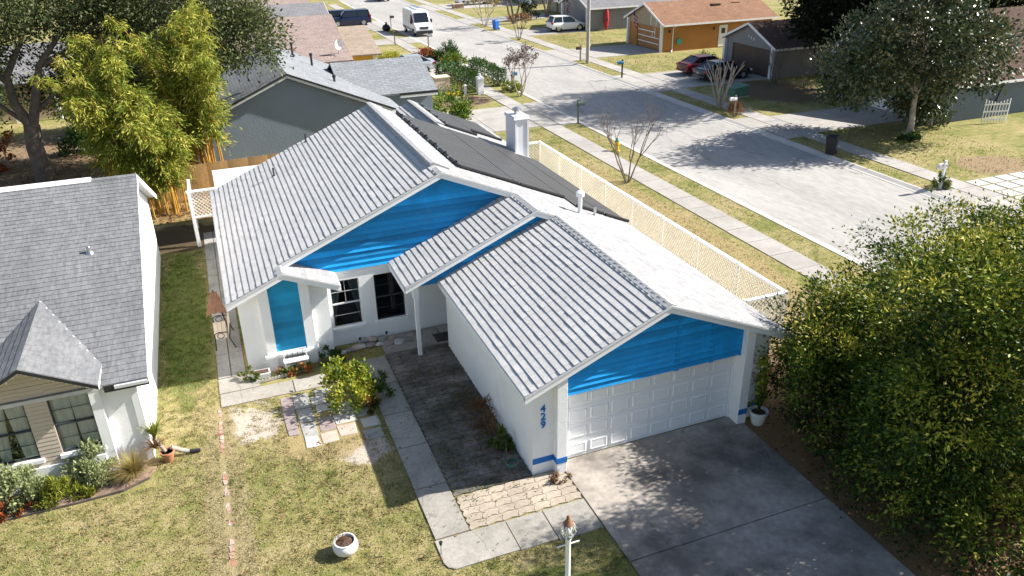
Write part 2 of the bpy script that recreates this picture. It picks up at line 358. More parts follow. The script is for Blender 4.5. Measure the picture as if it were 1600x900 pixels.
def ob(name, mb, m, parent=None, smooth=False, kind=None, label=None, cat=None, group=None, bevel=0, local=False):
    V = np.array(mb.v, np.float64)
    c = Vector((0, 0, 0)) if local else Vector(((V[:, 0].min()+V[:, 0].max())/2, (V[:, 1].min()+V[:, 1].max())/2, V[:, 2].min()))
    V = V - np.array(c)
    me = bpy.data.meshes.new(name); me.from_pydata(V.tolist(), [], mb.f); me.update()
    a = me.attributes.new('tone', 'FLOAT', 'POINT'); a.data.foreach_set('value', np.array(mb.t, np.float32))
    if mb.uv:
        u = me.uv_layers.new(name='UVMap')
        for p in me.polygons:
            for li, vi in zip(p.loop_indices, p.vertices): u.data[li].uv = mb.uv[vi]
    me.materials.append(MATS[m])
    if smooth:
        for p in me.polygons: p.use_smooth = True
        me.set_sharp_from_angle(angle=math.radians(42))
    if local and parent is not None: c = WL[parent.name]
    o = link(name, me, parent, c)
    if bevel:
        b = o.modifiers.new('bevel', 'BEVEL'); b.width = bevel; b.segments = 2; b.limit_method = 'ANGLE'
    return tagit(o, label, cat, group, kind)
def thing(name, label, cat, loc, group=None):
    o = link(name, None, None, loc); o.empty_display_size = .2
    return tagit(o, label, cat, group)
def copy_tree(o, parent=None):
    c = o.copy(); C.objects.link(c); c.parent = parent
    for ch in o.children: copy_tree(ch, c)
    return c
def place(proto, i, loc, rz, label, group=None):
    o = proto if i == 0 else copy_tree(proto)
    o.location = loc; o.rotation_euler = (0, 0, rz); o['label'] = label
    WL[o.name] = Vector(loc)
    if group: o['group'] = group
    return o

# ------------------------------------------------------------------ setting: ground, road, kerbs, pavements
gx = [-400, -60, -20, 0, 22.93, 23.24, 31.96, 32.27, 60, 400]; gz = [0, 0, 0, 0, 0, -.16, -.16, 0, 0, 0]
gy = [-150, -20, 20, 60, 120, 200, 500]
V = [(x, y, z) for y in gy for x, z in zip(gx, gz)]
F = [(j*10+i, j*10+i+1, (j+1)*10+i+1, (j+1)*10+i) for j in range(len(gy)-1) for i in range(9)]
g = MB(); g.add(V, F); ob('ground', g, 'lawn', kind='structure', label='dry patchy lawn and bare soil between the houses', local=True)
ob('road', MB().box(23.2, 32.0, -60, 300, -.3, -.10), 'asphalt', kind='structure', label='pale grey asphalt street between the two rows of houses')
for nm, xs in (('kerb_near', (23.34, 23.20, 22.95, 22.84)), ('kerb_far', (31.86, 32.0, 32.25, 32.36))):
    a, b_, c, d = xs
    k = link(nm, None, None, ((a+d)/2, 0, 0)); tagit(k, 'pale concrete kerb strip along the asphalt street', kind='structure')
    proto = None
    for i in range(46):
        y = -6+i*3.05
        if proto is None:
            m_ = MB().prism([(a, y, -.25), (a, y, -.085), (b_, y, -.075), (c, y, .028), (d, y, .024), (d, y, -.25)], (0, 3.035, 0))
            proto = ob('kerb_stone', m_, 'kerb', k); base = proto.location.copy()
        else:
            o = proto.copy(); C.objects.link(o); o.location = base + Vector((0, i*3.05, 0)); o.parent = k
def slabs(parent, m, xs, ys, top=.035, gap=.014, depth=.12, name='slab', jit=.004):
    for j in range(len(ys)-1):
        for i in range(len(xs)-1):
            z = top + random.uniform(-jit, jit)
            ob(name, MB().frust(xs[i]+gap/2, xs[i+1]-gap/2, ys[j]+gap/2, ys[j+1]-gap/2, z-depth, z, .008, .008, random.random()), m, parent)
def paved(name, label, m, xs, ys, **k):
    p = link(name, None, None, ((xs[0]+xs[-1])/2, ys[0], 0)); tagit(p, label, kind='structure'); slabs(p, m, xs, ys, **k); return p
fr = lambda a, b, n: [a+(b-a)*i/n for i in range(n+1)]
paved('sidewalk_near', 'concrete sidewalk along the white lattice fence', 'concrete', [20.2, 21.48], fr(4, 130, 84))
paved('sidewalk_far', 'concrete sidewalk on the far side of the street', 'concrete', [33.7, 35.0], fr(4, 130, 84))
# driveways and their aprons
paved('driveway', 'concrete driveway, its stains deepened to darken the tree shade, in front of the white garage door', 'concrete_drive', [6.86, 12.25], [2, 5.1, 8.1, 11.1, 14.84])
for yy0, yy1, lab in ((46.8, 53.2, 'wide concrete driveway of the blue grey house'), (66.2, 71.6, 'concrete driveway under the parked silver car'), (86, 90, 'concrete driveway by the white van'), (98.5, 106.5, 'concrete driveway under the dark blue cars')):
    paved('driveway', lab, 'concrete', [13.9, 17, 20.16], fr(yy0, yy1, 2)); paved('driveway_apron', 'apron of the '+lab, 'concrete', [21.52, 22.84], fr(yy0-.3, yy1+.3, 2))
for yy0, yy1, x1, lab in ((38.0, 42.6, 43, 'concrete driveway of the house behind the magnolia'), (53.0, 59.4, 43.2, 'concrete driveway under the red and the black sedan'), (68.3, 74.0, 42.3, 'concrete driveway of the orange house'), (84.6, 89.6, 42.4, 'concrete driveway under the white crossover'), (98, 102.4, 45, 'concrete driveway by the blue recycling bin'), (114, 121, 46, 'concrete driveway under the white pickup truck')):
    paved('driveway', lab, 'concrete', fr(35.04, x1, 2), fr(yy0, yy1, 2)); paved('driveway_apron', 'apron of the '+lab, 'concrete', [32.36, 33.66], fr(yy0-.4, yy1+.4, 2))
paved('paved_drive', 'grid of white paving squares beside the far sidewalk', 'stone_white', fr(35.05, 42, 7), fr(20.2, 27.3, 8), gap=.10, top=.03)
paved('driveway_apron', 'apron of the white paved drive', 'concrete', [32.36, 33.66], [20.0, 23.8, 27.0])
# walkway, plain band and slabs round the courtyard
p = paved('walkway', 'row of grey concrete slabs beside the paved courtyard', 'concrete_path', [3.12, 3.96], [13.36, 15.2, 16.95, 18.6, 20.25, 21.9])
poly = [(3.10, 13.33), (3.10, 12.62), (3.16, 12.46), (3.30, 12.36), (4.80, 12.36), (4.80, 13.33)]
ob('slab', MB().prism([(x, y, -.08) for x, y in poly], (0, 0, .113), .6), 'concrete_path', p)
ob('slab', MB().frust(4.815, 5.73, 12.33, 13.33, -.08, .033, .006, .006, .5), 'concrete_path', p); ob('slab', MB().frust(5.745, 6.84, 12.28, 13.33, -.08, .034, .006, .006, .4), 'concrete_path', p)
p = paved('garden_path', 'pale concrete path below the bay window panel', 'concrete_path', [-1.12, 1.0, 2.25], [20.88, 21.62], top=.03)
ob('slab', MB().frust(-1.12, .05, 21.64, 22.5, -.08, .031, .006, .006, .55), 'concrete_path', p)
paved('side_path', 'narrow concrete path along the shaded side of the main house', 'concrete_dark', [-1.12, -.72, -.28], [22.53, 24.1, 25.8, 27.4, 29.1, 30.8, 32.5, 34.2, 35.8], top=.03)
paved('porch_floor', 'grey concrete porch floor behind the white post', 'concrete_dark', [4.0, 6.0, 7.6], [21.95, 23.15], top=.05)
# interlocking pavers
pv = link('paver_field', None, None, (5, 14, 0)); tagit(pv, 'interlocking tan pavers between walkway and driveway', kind='structure')
def paver_mesh(w_, h_):
    a = .075; g_ = .005
    p = [(0+g_, g_), (w_*.5, g_+a*.5), (w_-g_, g_), (w_-g_-a*.5, h_*.25), (w_-g_, h_*.5), (w_-g_+a*.5-.0, h_*.75), (w_-g_, h_-g_), (w_*.5, h_-g_+a*.5-.012), (g_, h_-g_), (g_+a*.5, h_*.75), (g_, h_*.5), (g_-a*.5+.012, h_*.25)]
    return p
PW, PH = .41, .24
def field(m, x0, x1, y0, y1, top, shared):
    nx, ny = int(round((x1-x0)/PW)), int(round((y1-y0)/PH)); w_, h_ = (x1-x0)/nx, (y1-y0)/ny
    for i in range(nx):
        for j in range(ny):
            k = random.randrange(6); key = (m, k)
            if key not in shared:
                mb = MB().prism([(x, y, -.05) for x, y in paver_mesh(w_, h_)], (0, 0, .05), .5)
                me = bpy.data.meshes.new('paver'); me.from_pydata(mb.v, [], mb.f); me.update()
                a = me.attributes.new('tone', 'FLOAT', 'POINT'); a.data.foreach_set('value', np.full(len(mb.v), k/5, np.float32)); me.materials.append(MATS[m]); shared[key] = me
            link('paver', shared[key], pv, (x0+i*w_, y0+j*h_, top+random.uniform(-.0025, .0025)))
sh = {}
field('paver', 3.98, 6.84, 13.36, 14.56, .034, sh)
field('paver_dark', 3.98, 6.03, 14.6, 21.9, .030, {})
# stepping slabs
st = link('stepping_slabs', None, None, (1.3, 19, 0)); tagit(st, 'old uneven stone slabs set in the lawn near the yellow bush', kind='structure')
for x0, x1, y0, y1, m in ((.50, .82, 19.72, 20.72, 'stone_purple'), (.52, .84, 18.70, 19.68, 'stone_purple'), (.88, 1.30, 19.95, 20.72, 'stone_grey'), (.90, 1.32, 19.2, 19.9, 'stone_grey'), (.92, 1.32, 18.5, 19.15, 'stone_grey'), (.94, 1.30, 17.95, 18.45, 'stone_white'),
                          (1.36, 1.82, 18.55, 19.25, 'stone_purple'), (1.36, 1.80, 18.0, 18.5, 'stone_pink'), (1.36, 1.8, 20.0, 20.4, 'stone_white'), (1.42, 1.92, 19.55, 19.95, 'stone_white'), (1.86, 2.4, 19.3, 19.75, 'stone_white'), (1.86, 2.42, 18.75, 19.25, 'stone_white'), (1.86, 2.34, 18.15, 18.7, 'stone_pink'),
                          (2.46, 2.9, 18.9, 19.5, 'stone_grey'), (2.5, 3.02, 18.3, 18.75, 'stone_white'), (2.46, 2.96, 17.75, 18.2, 'stone_grey'), (1.5, 2.1, 20.45, 20.8, 'stone_grey')):
    j = lambda: random.uniform(-.03, .03)
    q = [(x0+j(), y0+j()), (x1+j(), y0+j()), (x1+j(), y1+j()), (x0+j(), y1+j())]
    ob('stone', MB().prism([(x, y, -.06) for x, y in q], (j()*.3, j()*.3, .078+j()*.25)), m, st, bevel=.012)
# brick edging line
be = link('brick_edging', None, None, (-1.2, 14, 0)); tagit(be, 'line of sunken red bricks dividing the two lawns', kind='structure')
bm = {}
for i in range(46):
    y = 20.75-i*.225
    if random.random() < .2: continue
    k = i % 4
    if k not in bm:
        mb = MB().box(-.05, .05, -.1, .1, -.05, .0, k/3); me = bpy.data.meshes.new('brick'); me.from_pydata(mb.v, [], mb.f); me.update()
        me.materials.append(MATS['brick_red']); bm[k] = me
    o = link('brick', bm[k], be, (-1.20+.0*y+random.uniform(-.025, .025)+.02*math.sin(y*1.3), y, .008+random.uniform(-.014, .014))); o.rotation_euler = (random.uniform(-.05, .05), random.uniform(-.08, .08), random.uniform(-.15, .15))
# planting bed by the neighbour's bay
ob('planting_bed', MB().prism([(-9, 17.9, -.02), (-6.3, 17.98, -.02), (-4.6, 17.98, -.02), (-3.6, 18.05, -.02), (-3.0, 18.35, -.02), (-2.75, 18.9, -.02), (-2.9, 19.1, -.02), (-9, 19.0, -.02)], (0, 0, .045)), 'mulch', kind='structure', label='mulched planting bed along the left neighbour house')
pts = [(-9, 17.86, .03), (-6.3, 17.94, .03), (-4.6, 17.94, .03), (-3.6, 18.0, .03), (-2.98, 18.28, .03)]
e_ = MB()
for a, b_ in zip(pts, pts[1:]): e_.bar(a, b_, .03, .06)
ob('bed_edging', e_, 'edging', kind='structure', label='thin dark edging strip in front of the mulched bed')

# ------------------------------------------------------------------ shared house pieces
def courses(parent, m, O, U, Vd, vlen, ufun, exp=.2, tab=.31, t=.021, name='shingle_course', butt=True):
    O, U, Vd = Vector(O), Vector(U).normalized(), Vector(Vd).normalized()
    Nn = U.cross(Vd)
    if Nn.z < 0: Nn = -Nn
    n = int(round(vlen/exp)); exp = vlen/n
    for i in range(n):
        v0, v1 = i*exp, (i+1.04)*exp if i < n-1 else (i+1)*exp
        u0, u1 = ufun((v0+v1)/2)
        if u1-u0 < .05: continue
        mb = MB(); u = u0; off = random.uniform(.3, 1.0)*tab
        while u < u1-1e-4:
            ue = min(u+(off if u == u0 else tab*random.uniform(.75, 1.25)), u1)
            l = t*random.choice((.92, .95, 1.0, 1.0, 1.05, 1.3)); tone = random.random(); dv = random.uniform(-.0012, .0012)
            a, b_ = O+U*(u+.002), O+U*(ue-.002)
            q0, q1 = a+Vd*(v0+dv)+Nn*l, b_+Vd*(v0+dv)+Nn*l
            mb.add([q0, q1, b_+Vd*v1+Nn*.002, a+Vd*v1+Nn*.002, a+Vd*(v0+dv)-Nn*.012, b_+Vd*(v0+dv)-Nn*.012], [(0, 1, 2, 3), (4, 5, 1, 0)], tone)
            u = ue
        o = ob(name, mb, m, parent)
        if butt and i > 0:
            o.data.materials.append(MATS['shingle_butt']); o.data.polygons.foreach_set('material_index', np.tile([0, 1], len(mb.f)//2))
def deckslab(parent, pts, th=.10, m='deck', name='roof_deck', n=(0, 0, -1)):
    ob(name, MB().prism([Vector(p)-Vector((0, 0, .006)) for p in pts], Vector((0, 0, -th))), m, parent)
def laps(parent, m, y, z0, z1, xl, xr, h=.18, proud=.06, name='siding_board'):
    n = max(1, int(round((z1-z0)/h))); h = (z1-z0)/n
    for i in range(n):
        a, b_ = z0+i*h, z0+(i+1)*h-.010
        A, B = xl(a), xr(a); A2, B2 = xl(b_), xr(b_)
        if B-A < .05: continue
        if B2-A2 < .02: A2 = B2 = (A2+B2)/2; B2 += .01; A2 -= .01
        ob(name, MB().add([(A, y-proud, a), (B, y-proud, a), (B2, y-.006, b_), (A2, y-.006, b_), (A, y+.02, a), (B, y+.02, a), (B2, y+.02, b_), (A2, y+.02, b_)],
                          [(0, 1, 2, 3), (5, 4, 7, 6), (4, 5, 1, 0), (3, 2, 6, 7), (4, 0, 3, 7), (1, 5, 6, 2)], random.random()), m, parent)
def window(parent, x0, x1, z0, z1, y, fm='frame_pale', cols=2, rows=4, curtain=None, sill='white_stucco', gl='glass'):
    """double-hung window in a wall facing -Y; the frame is the part, its panes, bars, sill and curtain sub-parts"""
    t = .034; f = MB().box(x0, x0+t, y+.03, y+.09, z0, z1).box(x1-t, x1, y+.03, y+.09, z0, z1).box(x0+t, x1-t, y+.03, y+.09, z0, z0+t).box(x0+t, x1-t, y+.03, y+.09, z1-t, z1)
    zm = (z0+z1)/2
    o = ob('window', f, fm, parent)
    ob('meeting_rail', MB().box(x0+t, x1-t, y+.02, y+.085, zm-.022, zm+.022), fm, o)
    ob('pane', MB().box(x0+t, x1-t, y+.058, y+.064, z0+t, zm-.03), gl, o); ob('pane', MB().box(x0+t, x1-t, y+.063, y+.069, zm+.03, z1-t), gl, o)
    for k in (1, 3): zz = z0+(z1-z0)*k/4; ob('muntin', MB().box(x0+t, x1-t, y+.045, y+.056, zz-.007, zz+.007), fm, o)
    if cols == 2: ob('muntin', MB().box((x0+x1)/2-.006, (x0+x1)/2+.006, y+.0445, y+.0565, zm+.031, z1-t), fm, o)
    ob('sill', MB().box(x0-.07, x1+.07, y-.07, y+.03, z0-.12, z0-.004), sill, o, bevel=.01)
    ob('room_back', MB().box(x0-.02, x1+.02, y+.9, y+.92, z0-.3, z1+.1).box(x0-.02, x1+.02, y+.145, y+.9, z0-.3, z0-.28).box(x0-.04, x0-.02, y+.145, y+.92, z0-.3, z1+.1).box(x1+.02, x1+.04, y+.145, y+.92, z0-.3, z1+.1).box(x0-.02, x1+.02, y+.145, y+.9, z1+.06, z1+.08), 'interior', o)
    if curtain:
        for s in curtain:      # (u0, u1 at top, u0, u1 at bottom) as fractions
            n = 26; vs, fs = [], []
            for i in range(n+1):
                tt = i/n; xa = x0+(x1-x0)*(s[0]+(s[1]-s[0])*tt); xb = x0+(x1-x0)*(s[2]+(s[3]-s[2])*tt); yy = y+.12+.02*math.sin(tt*19+s[0]*9)
                vs += [(xa, yy, z1), (xb, yy+.01*math.sin(tt*31), z0+.02)]
            fs = [(2*i, 2*i+2, 2*i+3, 2*i+1) for i in range(n)]
            ob('curtain', MB().add(vs, fs), 'curtain', o, smooth=True)
    return o

# ------------------------------------------------------------------ the main house
S = .424
H = thing('house', 'white stucco house with blue lap siding gables and grey shingle roof', 'house', (6, 14.6, 0))
XR, ZE = 13.39, 2.62
zr = lambda x: ZE+S*(XR-x)                       # the long right-hand slope
XM, XP, XG = 6.44, 8.92, 9.59                    # ridges: main, porch, garage
zl_main = lambda x: zr(XM)-S*(XM-x); zl_por = lambda x: zr(XP)-S*(XP-x); zl_gar = lambda x: zr(XG)-S*(XG-x)
XME, XPE, XGE, XB, XBE = -.46, 4.62, 5.75, 1.22, 2.85
zb = lambda x: zl_main(XB)-S*(x-XB)              # small right slope over the bay
Y0, YP, YMN, YB, YE, YE2 = 14.33, 21.05, 22.8, 22.12, 33.3, 39.0
cs = math.sqrt(1+S*S)
up_r, up_l = Vector((1, 0, S)), Vector((-1, 0, S))
# right slope (eave at XR, climbing towards -X)
def uf(v):
    x = XR-v/cs
    return ((Y0 if x > XG else YP if x > XP else YMN), (YE2 if x > XG else YE))
courses(H, 'shingle_sunlit', (XR, 0, ZE), (0, 1, 0), up_l, (XR-XM)*cs, uf, t=.010, butt=False)
courses(H, 'shingle', (XME, 0, zl_main(XME)), (0, 1, 0), up_r, (XM-XME)*cs, lambda v: (YB if XME+v/cs < XB else YMN, YE))
courses(H, 'shingle', (XGE, 0, zl_gar(XGE)), (0, 1, 0), up_r, (XG-XGE)*cs, lambda v: (Y0, YP+.33))
courses(H, 'shingle', (XPE, 0, zl_por(XPE)), (0, 1, 0), up_r, (XP-XPE)*cs, lambda v: (YP, 23.17))
courses(H, 'shingle_sunlit', (XBE, 0, zb(XBE)), (0, 1, 0), up_l, (XBE-XB)*cs, lambda v: (YB, 23.17), t=.010, butt=False)
courses(H, 'shingle', (XGE, 0, zl_gar(XGE)), (0, 1, 0), up_r, (XG-XGE)*cs, lambda v: (YE, YE2))
for x0, x1, za, y0, y1 in ((XME, XM, zl_main, YMN, YE), (XME, XB, zl_main, YB, YMN), (XGE, XG, zl_gar, Y0, YP+.33), (XPE, XP, zl_por, YP, 23.17), (XGE, XG, zl_gar, YE, YE2), (XB, XBE, zb, YB, 23.17),
                           (XG, XR, zr, Y0, YE2), (XP, XG, zr, YP, YE), (XM, XP, zr, YMN, YE)):
    deckslab(H, [(x0, y0, za(x0)), (x1, y0, za(x1)), (x1, y1, za(x1)), (x0, y1, za(x0))])
# ridge caps: overlapping cap shingles
def ridge(x, z, y0, y1, m='shingle', step=.28):
    n = int((y1-y0)/step); r = MB()
    for i in range(n):
        a = y0+i*step; l0, l1 = .042, .018; tn = random.random()
        r.add([(x-.15, a, z-.15*S+l0), (x, a, z+l0+.012), (x+.15, a, z-.15*S+l0), (x+.15, a+step*1.05, z-.15*S+l1), (x, a+step*1.05, z+l1+.01), (x-.15, a+step*1.05, z-.15*S+l1), (x-.15, a, z-.15*S), (x, a, z+.0), (x+.15, a, z-.15*S)],
              [(0, 1, 4, 5), (1, 2, 3, 4), (6, 7, 1, 0), (7, 8, 2, 1)], tn)
    ob('ridge_cap', r, m, H)
ridge(XM, zr(XM), YMN, 23.6); ridge(XP, zr(XP), YP, YMN); ridge(XG, zr(XG), Y0, YP); ridge(XB, zl_main(XB), YB, YMN)
# raised ridge vents
for x, y0, y1 in ((XM, 23.6, YE), (XG, 34.0, YE2)):
    z = zr(x)
    ob('ridge_vent', MB().prism([(x-.10, y0, z-.05), (x-.12, y0, z+.085), (x+.02, y0, z+.095), (x+.52, y0, z-.52*S+.055), (x+.52, y0, z-.52*S+.0)], (0, y1-y0, 0)), 'shingle_sunlit', H)
# rake boards and fascias (white, two steps like the photo's double board)
def rake(xa, za, xb, zb_, y, th=.20, name='rake_board'):
    ob(name, MB().prism([(xa, y-.012, za-th), (xb, y-.012, zb_-th), (xb, y-.012, zb_-.012), (xa, y-.012, za-.012)], (0, .03, 0)), 'white_paint', H)
    ob('drip_edge', MB().prism([(xa, y-.035, za-.05), (xb, y-.035, zb_-.05), (xb, y-.035, zb_+.004), (xa, y-.035, za+.004)], (0, .022, 0)), 'frame_pale', H)
rake(XGE, zl_gar(XGE), XG, zr(XG), Y0); rake(XG, zr(XG), XR, ZE, Y0)
rake(XPE, zl_por(XPE), XP, zr(XP), YP); rake(XP, zr(XP), XG+.05, zr(XG+.05), YP)
rake(XB, zl_main(XB), XM, zr(XM), YMN); rake(XM, zr(XM), XP+.05, zr(XP+.05), YMN)
rake(XME, zl_main(XME), XB, zl_main(XB), YB); rake(XB, zl_main(XB), XBE, zb(XBE), YB)
for x, z, y0, y1, s in ((XME, zl_main(XME), YB, YE, -1), (XGE, zl_gar(XGE), Y0+.02, YP+.3, -1), (XPE, zl_por(XPE), YP+.02, 23.15, -1), (XR, ZE, Y0+.02, YE2, 1), (XBE, zb(XBE), YB+.02, 23.15, 1)):
    ob('fascia', MB().box(min(x+s*.002, x+s*.03), max(x+s*.002, x+s*.03), y0, y1, z-.20, z-.015), 'white_paint', H)
# soffits of the front overhangs
for xa, za, xb, zb_, y0, y1 in ((XGE, zl_gar(XGE), XG, zr(XG), Y0+.02, 14.6), (XG, zr(XG), XR, ZE, Y0+.02, 14.6), (XM, zr(XM), XP, zr(XP), YMN+.02, 23.18), (XB, zl_main(XB), XM, zr(XM), YMN+.02, 23.18), (XPE, zl_por(XPE), XP, zr(XP), YP+.02, 21.38), (XME, zl_main(XME), XB, zl_main(XB), YB+.02, 22.6)):
    ob('soffit', MB().prism([(xa, y0, za-.135), (xb, y0, zb_-.135), (xb, y0, zb_-.115), (xa, y0, za-.115)], (0, y1-y0, 0)), 'white_paint', H)
# walls
W = lambda name, mb, m='white_stucco', **k: ob(name, mb, m, H, **k)
W('wall', MB().box(6.05, 6.2, 14.77, 21.58, 0, 2.60))                               # garage left wall
W('wall', MB().prism([(6.05, 14.62, 0), (6.62, 14.62, 0), (6.62, 14.62, zl_gar(6.62)-.14), (6.05, 14.62, zl_gar(6.05)-.14)], (0, .15, 0)))
W('wall', MB().prism([(12.32, 14.62, 0), (12.9, 14.62, 0), (12.9, 14.62, zr(12.9)-.14), (12.32, 14.62, zr(12.32)-.14)], (0, .15, 0)))
W('wall', MB().box(12.75, 12.9, 14.78, 38.9, 0, 2.60)); W('wall', MB().box(6.05, 9, 21.58, 21.73, 0, 2.6))
W('pillar', MB().prism([(6.62, 14.41, 0), (6.90, 14.41, 0), (6.90, 14.41, zl_gar(6.9)-.14), (6.62, 14.41, zl_gar(6.62)-.14)], (0, .45, 0)), bevel=.012)
W('pillar', MB().prism([(12.04, 14.41, 0), (12.32, 14.41, 0), (12.32, 14.41, zr(12.32)-.14), (12.04, 14.41, zr(12.04)-.14)], (0, .45, 0)), bevel=.012)
W('side_jamb', MB().box(6.9, 7.08, 14.80, 15.0, 0, 2.3), 'white_paint'); W('side_jamb', MB().box(11.99, 12.04, 14.80, 15.0, 0, 2.3), 'white_paint')
# blue stripe painted round the panel, pillar side and pillar front: thin bands of paint-thick board
W('blue_stripe', MB().box(6.05, 6.617, 14.613, 14.62, .33, .50), 'blue_trim'); W('blue_stripe', MB().box(6.612, 6.62, 14.41, 14.612, .33, .50), 'blue_trim'); W('blue_stripe', MB().box(6.612, 6.905, 14.402, 14.41, .33, .50), 'blue_trim')
W('blue_stripe', MB().box(12.31, 12.9, 14.613, 14.62, .33, .50), 'blue_trim'); W('blue_stripe', MB().box(12.04, 12.32, 14.402, 14.41, .33, .50), 'blue_trim')
# siding wall stub right of the garage
laps(H, 'white_paint', 15.1, 0.02, 2.5, lambda z: 12.9, lambda z: 13.36, h=.2); W('wall', MB().box(12.9, 13.36, 15.12, 15.2, 0, 2.5))
# blue garage gable
gl_x = lambda z: max(6.9, XG-(zr(XG)-.16-z)/S); gr_x = lambda z: min(12.35, XG+(zr(XG)-.16-z)/S)
laps(H, 'blue_siding', 14.64, 2.17, 3.98, gl_x, gr_x, h=.17)
W('gable_backing', MB().prism([(6.9, 14.66, 2.2), (12.35, 14.66, 2.2), (12.35, 14.66, zr(12.35)-.16), (XG, 14.66, zr(XG)-.17), (6.9, 14.66, zl_gar(6.9)-.16)], (0, .08, 0)), 'blue_siding')
for x in (10.0, 11.05, 12.0): W('batten', MB().box(x, x+.13, 14.594, 14.616, 2.13, zr(x)-.2 if x > XG else 3.9), 'blue_siding')
W('header', MB().box(6.9, 12.04, 14.66, 14.86, 2.06, 2.20), 'white_paint')
# garage door: slab with raised panels
gd = W('garage_door', MB().box(7.09, 11.985, 14.885, 14.93, .02, 2.10), 'door_white')
for r in range(4):
    ob('door_section', MB().box(7.095, 11.98, 14.868, 14.886, .03+r*.515, .03+r*.515+.508), 'door_white', gd)
    for c in range(8):
        x0 = 7.15+c*.605; z0 = .03+r*.515+.085
        ob('raised_panel', MB().add([(x0, 14.867, z0), (x0+.52, 14.867, z0), (x0+.52, 14.867, z0+.34), (x0, 14.867, z0+.34), (x0+.035, 14.848, z0+.035), (x0+.485, 14.848, z0+.035), (x0+.485, 14.848, z0+.305), (x0+.035, 14.848, z0+.305),
                            (x0+.06, 14.856, z0+.06), (x0+.46, 14.856, z0+.06), (x0+.46, 14.856, z0+.28), (x0+.06, 14.856, z0+.28)],
                           [(0, 1, 5, 4), (1, 2, 6, 5), (2, 3, 7, 6), (3, 0, 4, 7), (4, 5, 9, 8), (5, 6, 10, 9), (6, 7, 11, 10), (7, 4, 8, 11), (8, 9, 10, 11)]), 'door_white', gd)
# house numbers
def digit(ch, x, z, size, y, parent=None, m='blue_trim', bold=.02):
    cu = bpy.data.curves.new('number', 'FONT'); cu.body = ch; cu.size = size; cu.extrude = .012; cu.offset = bold*size; cu.align_x = 'CENTER'
    t = bpy.data.objects.new('tmp', cu); C.objects.link(t); dg = bpy.context.evaluated_depsgraph_get()
    me = bpy.data.meshes.new_from_object(t.evaluated_get(dg)); bpy.data.objects.remove(t); me.materials.clear(); me.materials.append(MATS[m])
    o = link('house_number', me, parent or H, (x, y, z)); o.rotation_euler = (math.pi/2, 0, 0); return o
for ch, z in (('4', 1.865), ('2', 1.63), ('9', 1.395)): digit(ch, 6.335, z, .29, 14.605, bold=.006)
# main front wall with two window openings
Yf = 23.2
for x0, x1, z0, z1 in ((2.5, 2.65, 0, 2.63), (3.6, 4.08, 0, 2.63), (5.04, 8.9, 0, 2.63), (2.65, 3.6, 0, .66), (2.65, 3.6, 2.32, 2.63), (4.08, 5.04, 0, .66), (4.08, 5.04, 2.31, 2.63), (-.1, 2.5, 0, 2.4)):
    W('wall', MB().box(x0, x1, Yf, Yf+.14, z0, z1))
window(H, 2.65, 3.6, .66, 2.32, Yf, curtain=[(0, .42, 0, .06), (.6, 1, .97, 1)]); window(H, 4.08, 5.04, .66, 2.31, Yf, fm='frame_dark')
W('wall', MB().box(-.18, -.04, 22.75, 33.2, 0, 2.55)); W('wall', MB().box(-.04, 12.75, 33.05, 33.2, 0, 2.55)); W('wall', MB().box(6, 12.75, 38.75, 38.9, 0, 2.55))
# main blue gable
laps(H, 'blue_siding', 23.2, 2.66, 5.28, lambda z: max(1.0, XM-(zr(XM)-.15-z)/S), lambda z: min(9.0, XM+(zr(XM)-.15-z)/S), h=.185)
W('gable_backing', MB().prism([(1.0, 23.23, 2.64), (9, 23.23, 2.64), (9, 23.23, zr(9)-.15), (XM, 23.23, zr(XM)-.16), (1.0, 23.23, zl_main(1.0)-.15)], (0, .08, 0)), 'blue_siding')
W('gable_trim', MB().box(2.5, 8.9, 23.165, 23.199, 2.60, 2.655), 'white_paint')
# porch gable infill, post and beam
laps(H, 'blue_siding', 21.40, 2.52, 4.36, lambda z: max(4.9, XP-(zr(XP)-.15-z)/S), lambda z: 9.4, h=.18)
W('porch_post', MB().box(4.96, 5.08, 21.42, 21.54, .05, 2.56), 'white_paint', bevel=.008); W('post_collar', MB().box(4.93, 5.11, 21.39, 21.57, 2.1, 2.5), 'white_paint')
W('porch_beam', MB().box(4.8, 6.05, 21.41, 21.56, 2.50, 2.66), 'white_paint'); W('porch_beam', MB().box(4.8, 4.95, 21.57, 23.19, 2.50, 2.66), 'white_paint')
W('wall', MB().box(7.6, 7.75, 21.73, 23.2, 0, 2.6)); W('front_door', MB().box(7.57, 7.6, 22.0, 22.9, .06, 2.1), 'white_paint')
W('wall_lamp', MB().lathe((5.75, 23.12, 2.05), [(.02, 0), (.05, .03), (.05, .14), (.02, .2)], 8), 'dark_metal'); W('door_bell', MB().box(5.44, 5.48, 23.18, 23.2, 1.62, 1.72), 'dark_metal')
# bay: front wall, frame, blue panel
W('wall', MB().prism([(-.18, 22.6, 0), (2.5, 22.6, 0), (2.5, 22.6, zb(2.5)-.14), (XB, 22.6, zl_main(XB)-.14), (-.18, 22.6, zl_main(-.18)-.14)], (0, .15, 0)))
W('wall', MB().box(2.36, 2.5, 22.75, 23.2, 0, 2.64))
W('bay_frame', MB().prism([(.44, 22.42, 0), (.73, 22.42, 0), (.73, 22.42, zl_main(.73)-.16), (.44, 22.42, zl_main(.44)-.16)], (0, .18, 0))); W('bay_frame', MB().prism([(1.65, 22.42, 0), (1.94, 22.42, 0), (1.94, 22.42, zb(1.94)-.16), (1.65, 22.42, zb(1.65)-.16)], (0, .18, 0)))
W('bay_sill', MB().box(.36, 2.02, 22.36, 22.6, .46, .56), bevel=.01); W('bay_base', MB().box(.73, 1.65, 22.44, 22.6, 0, .46))
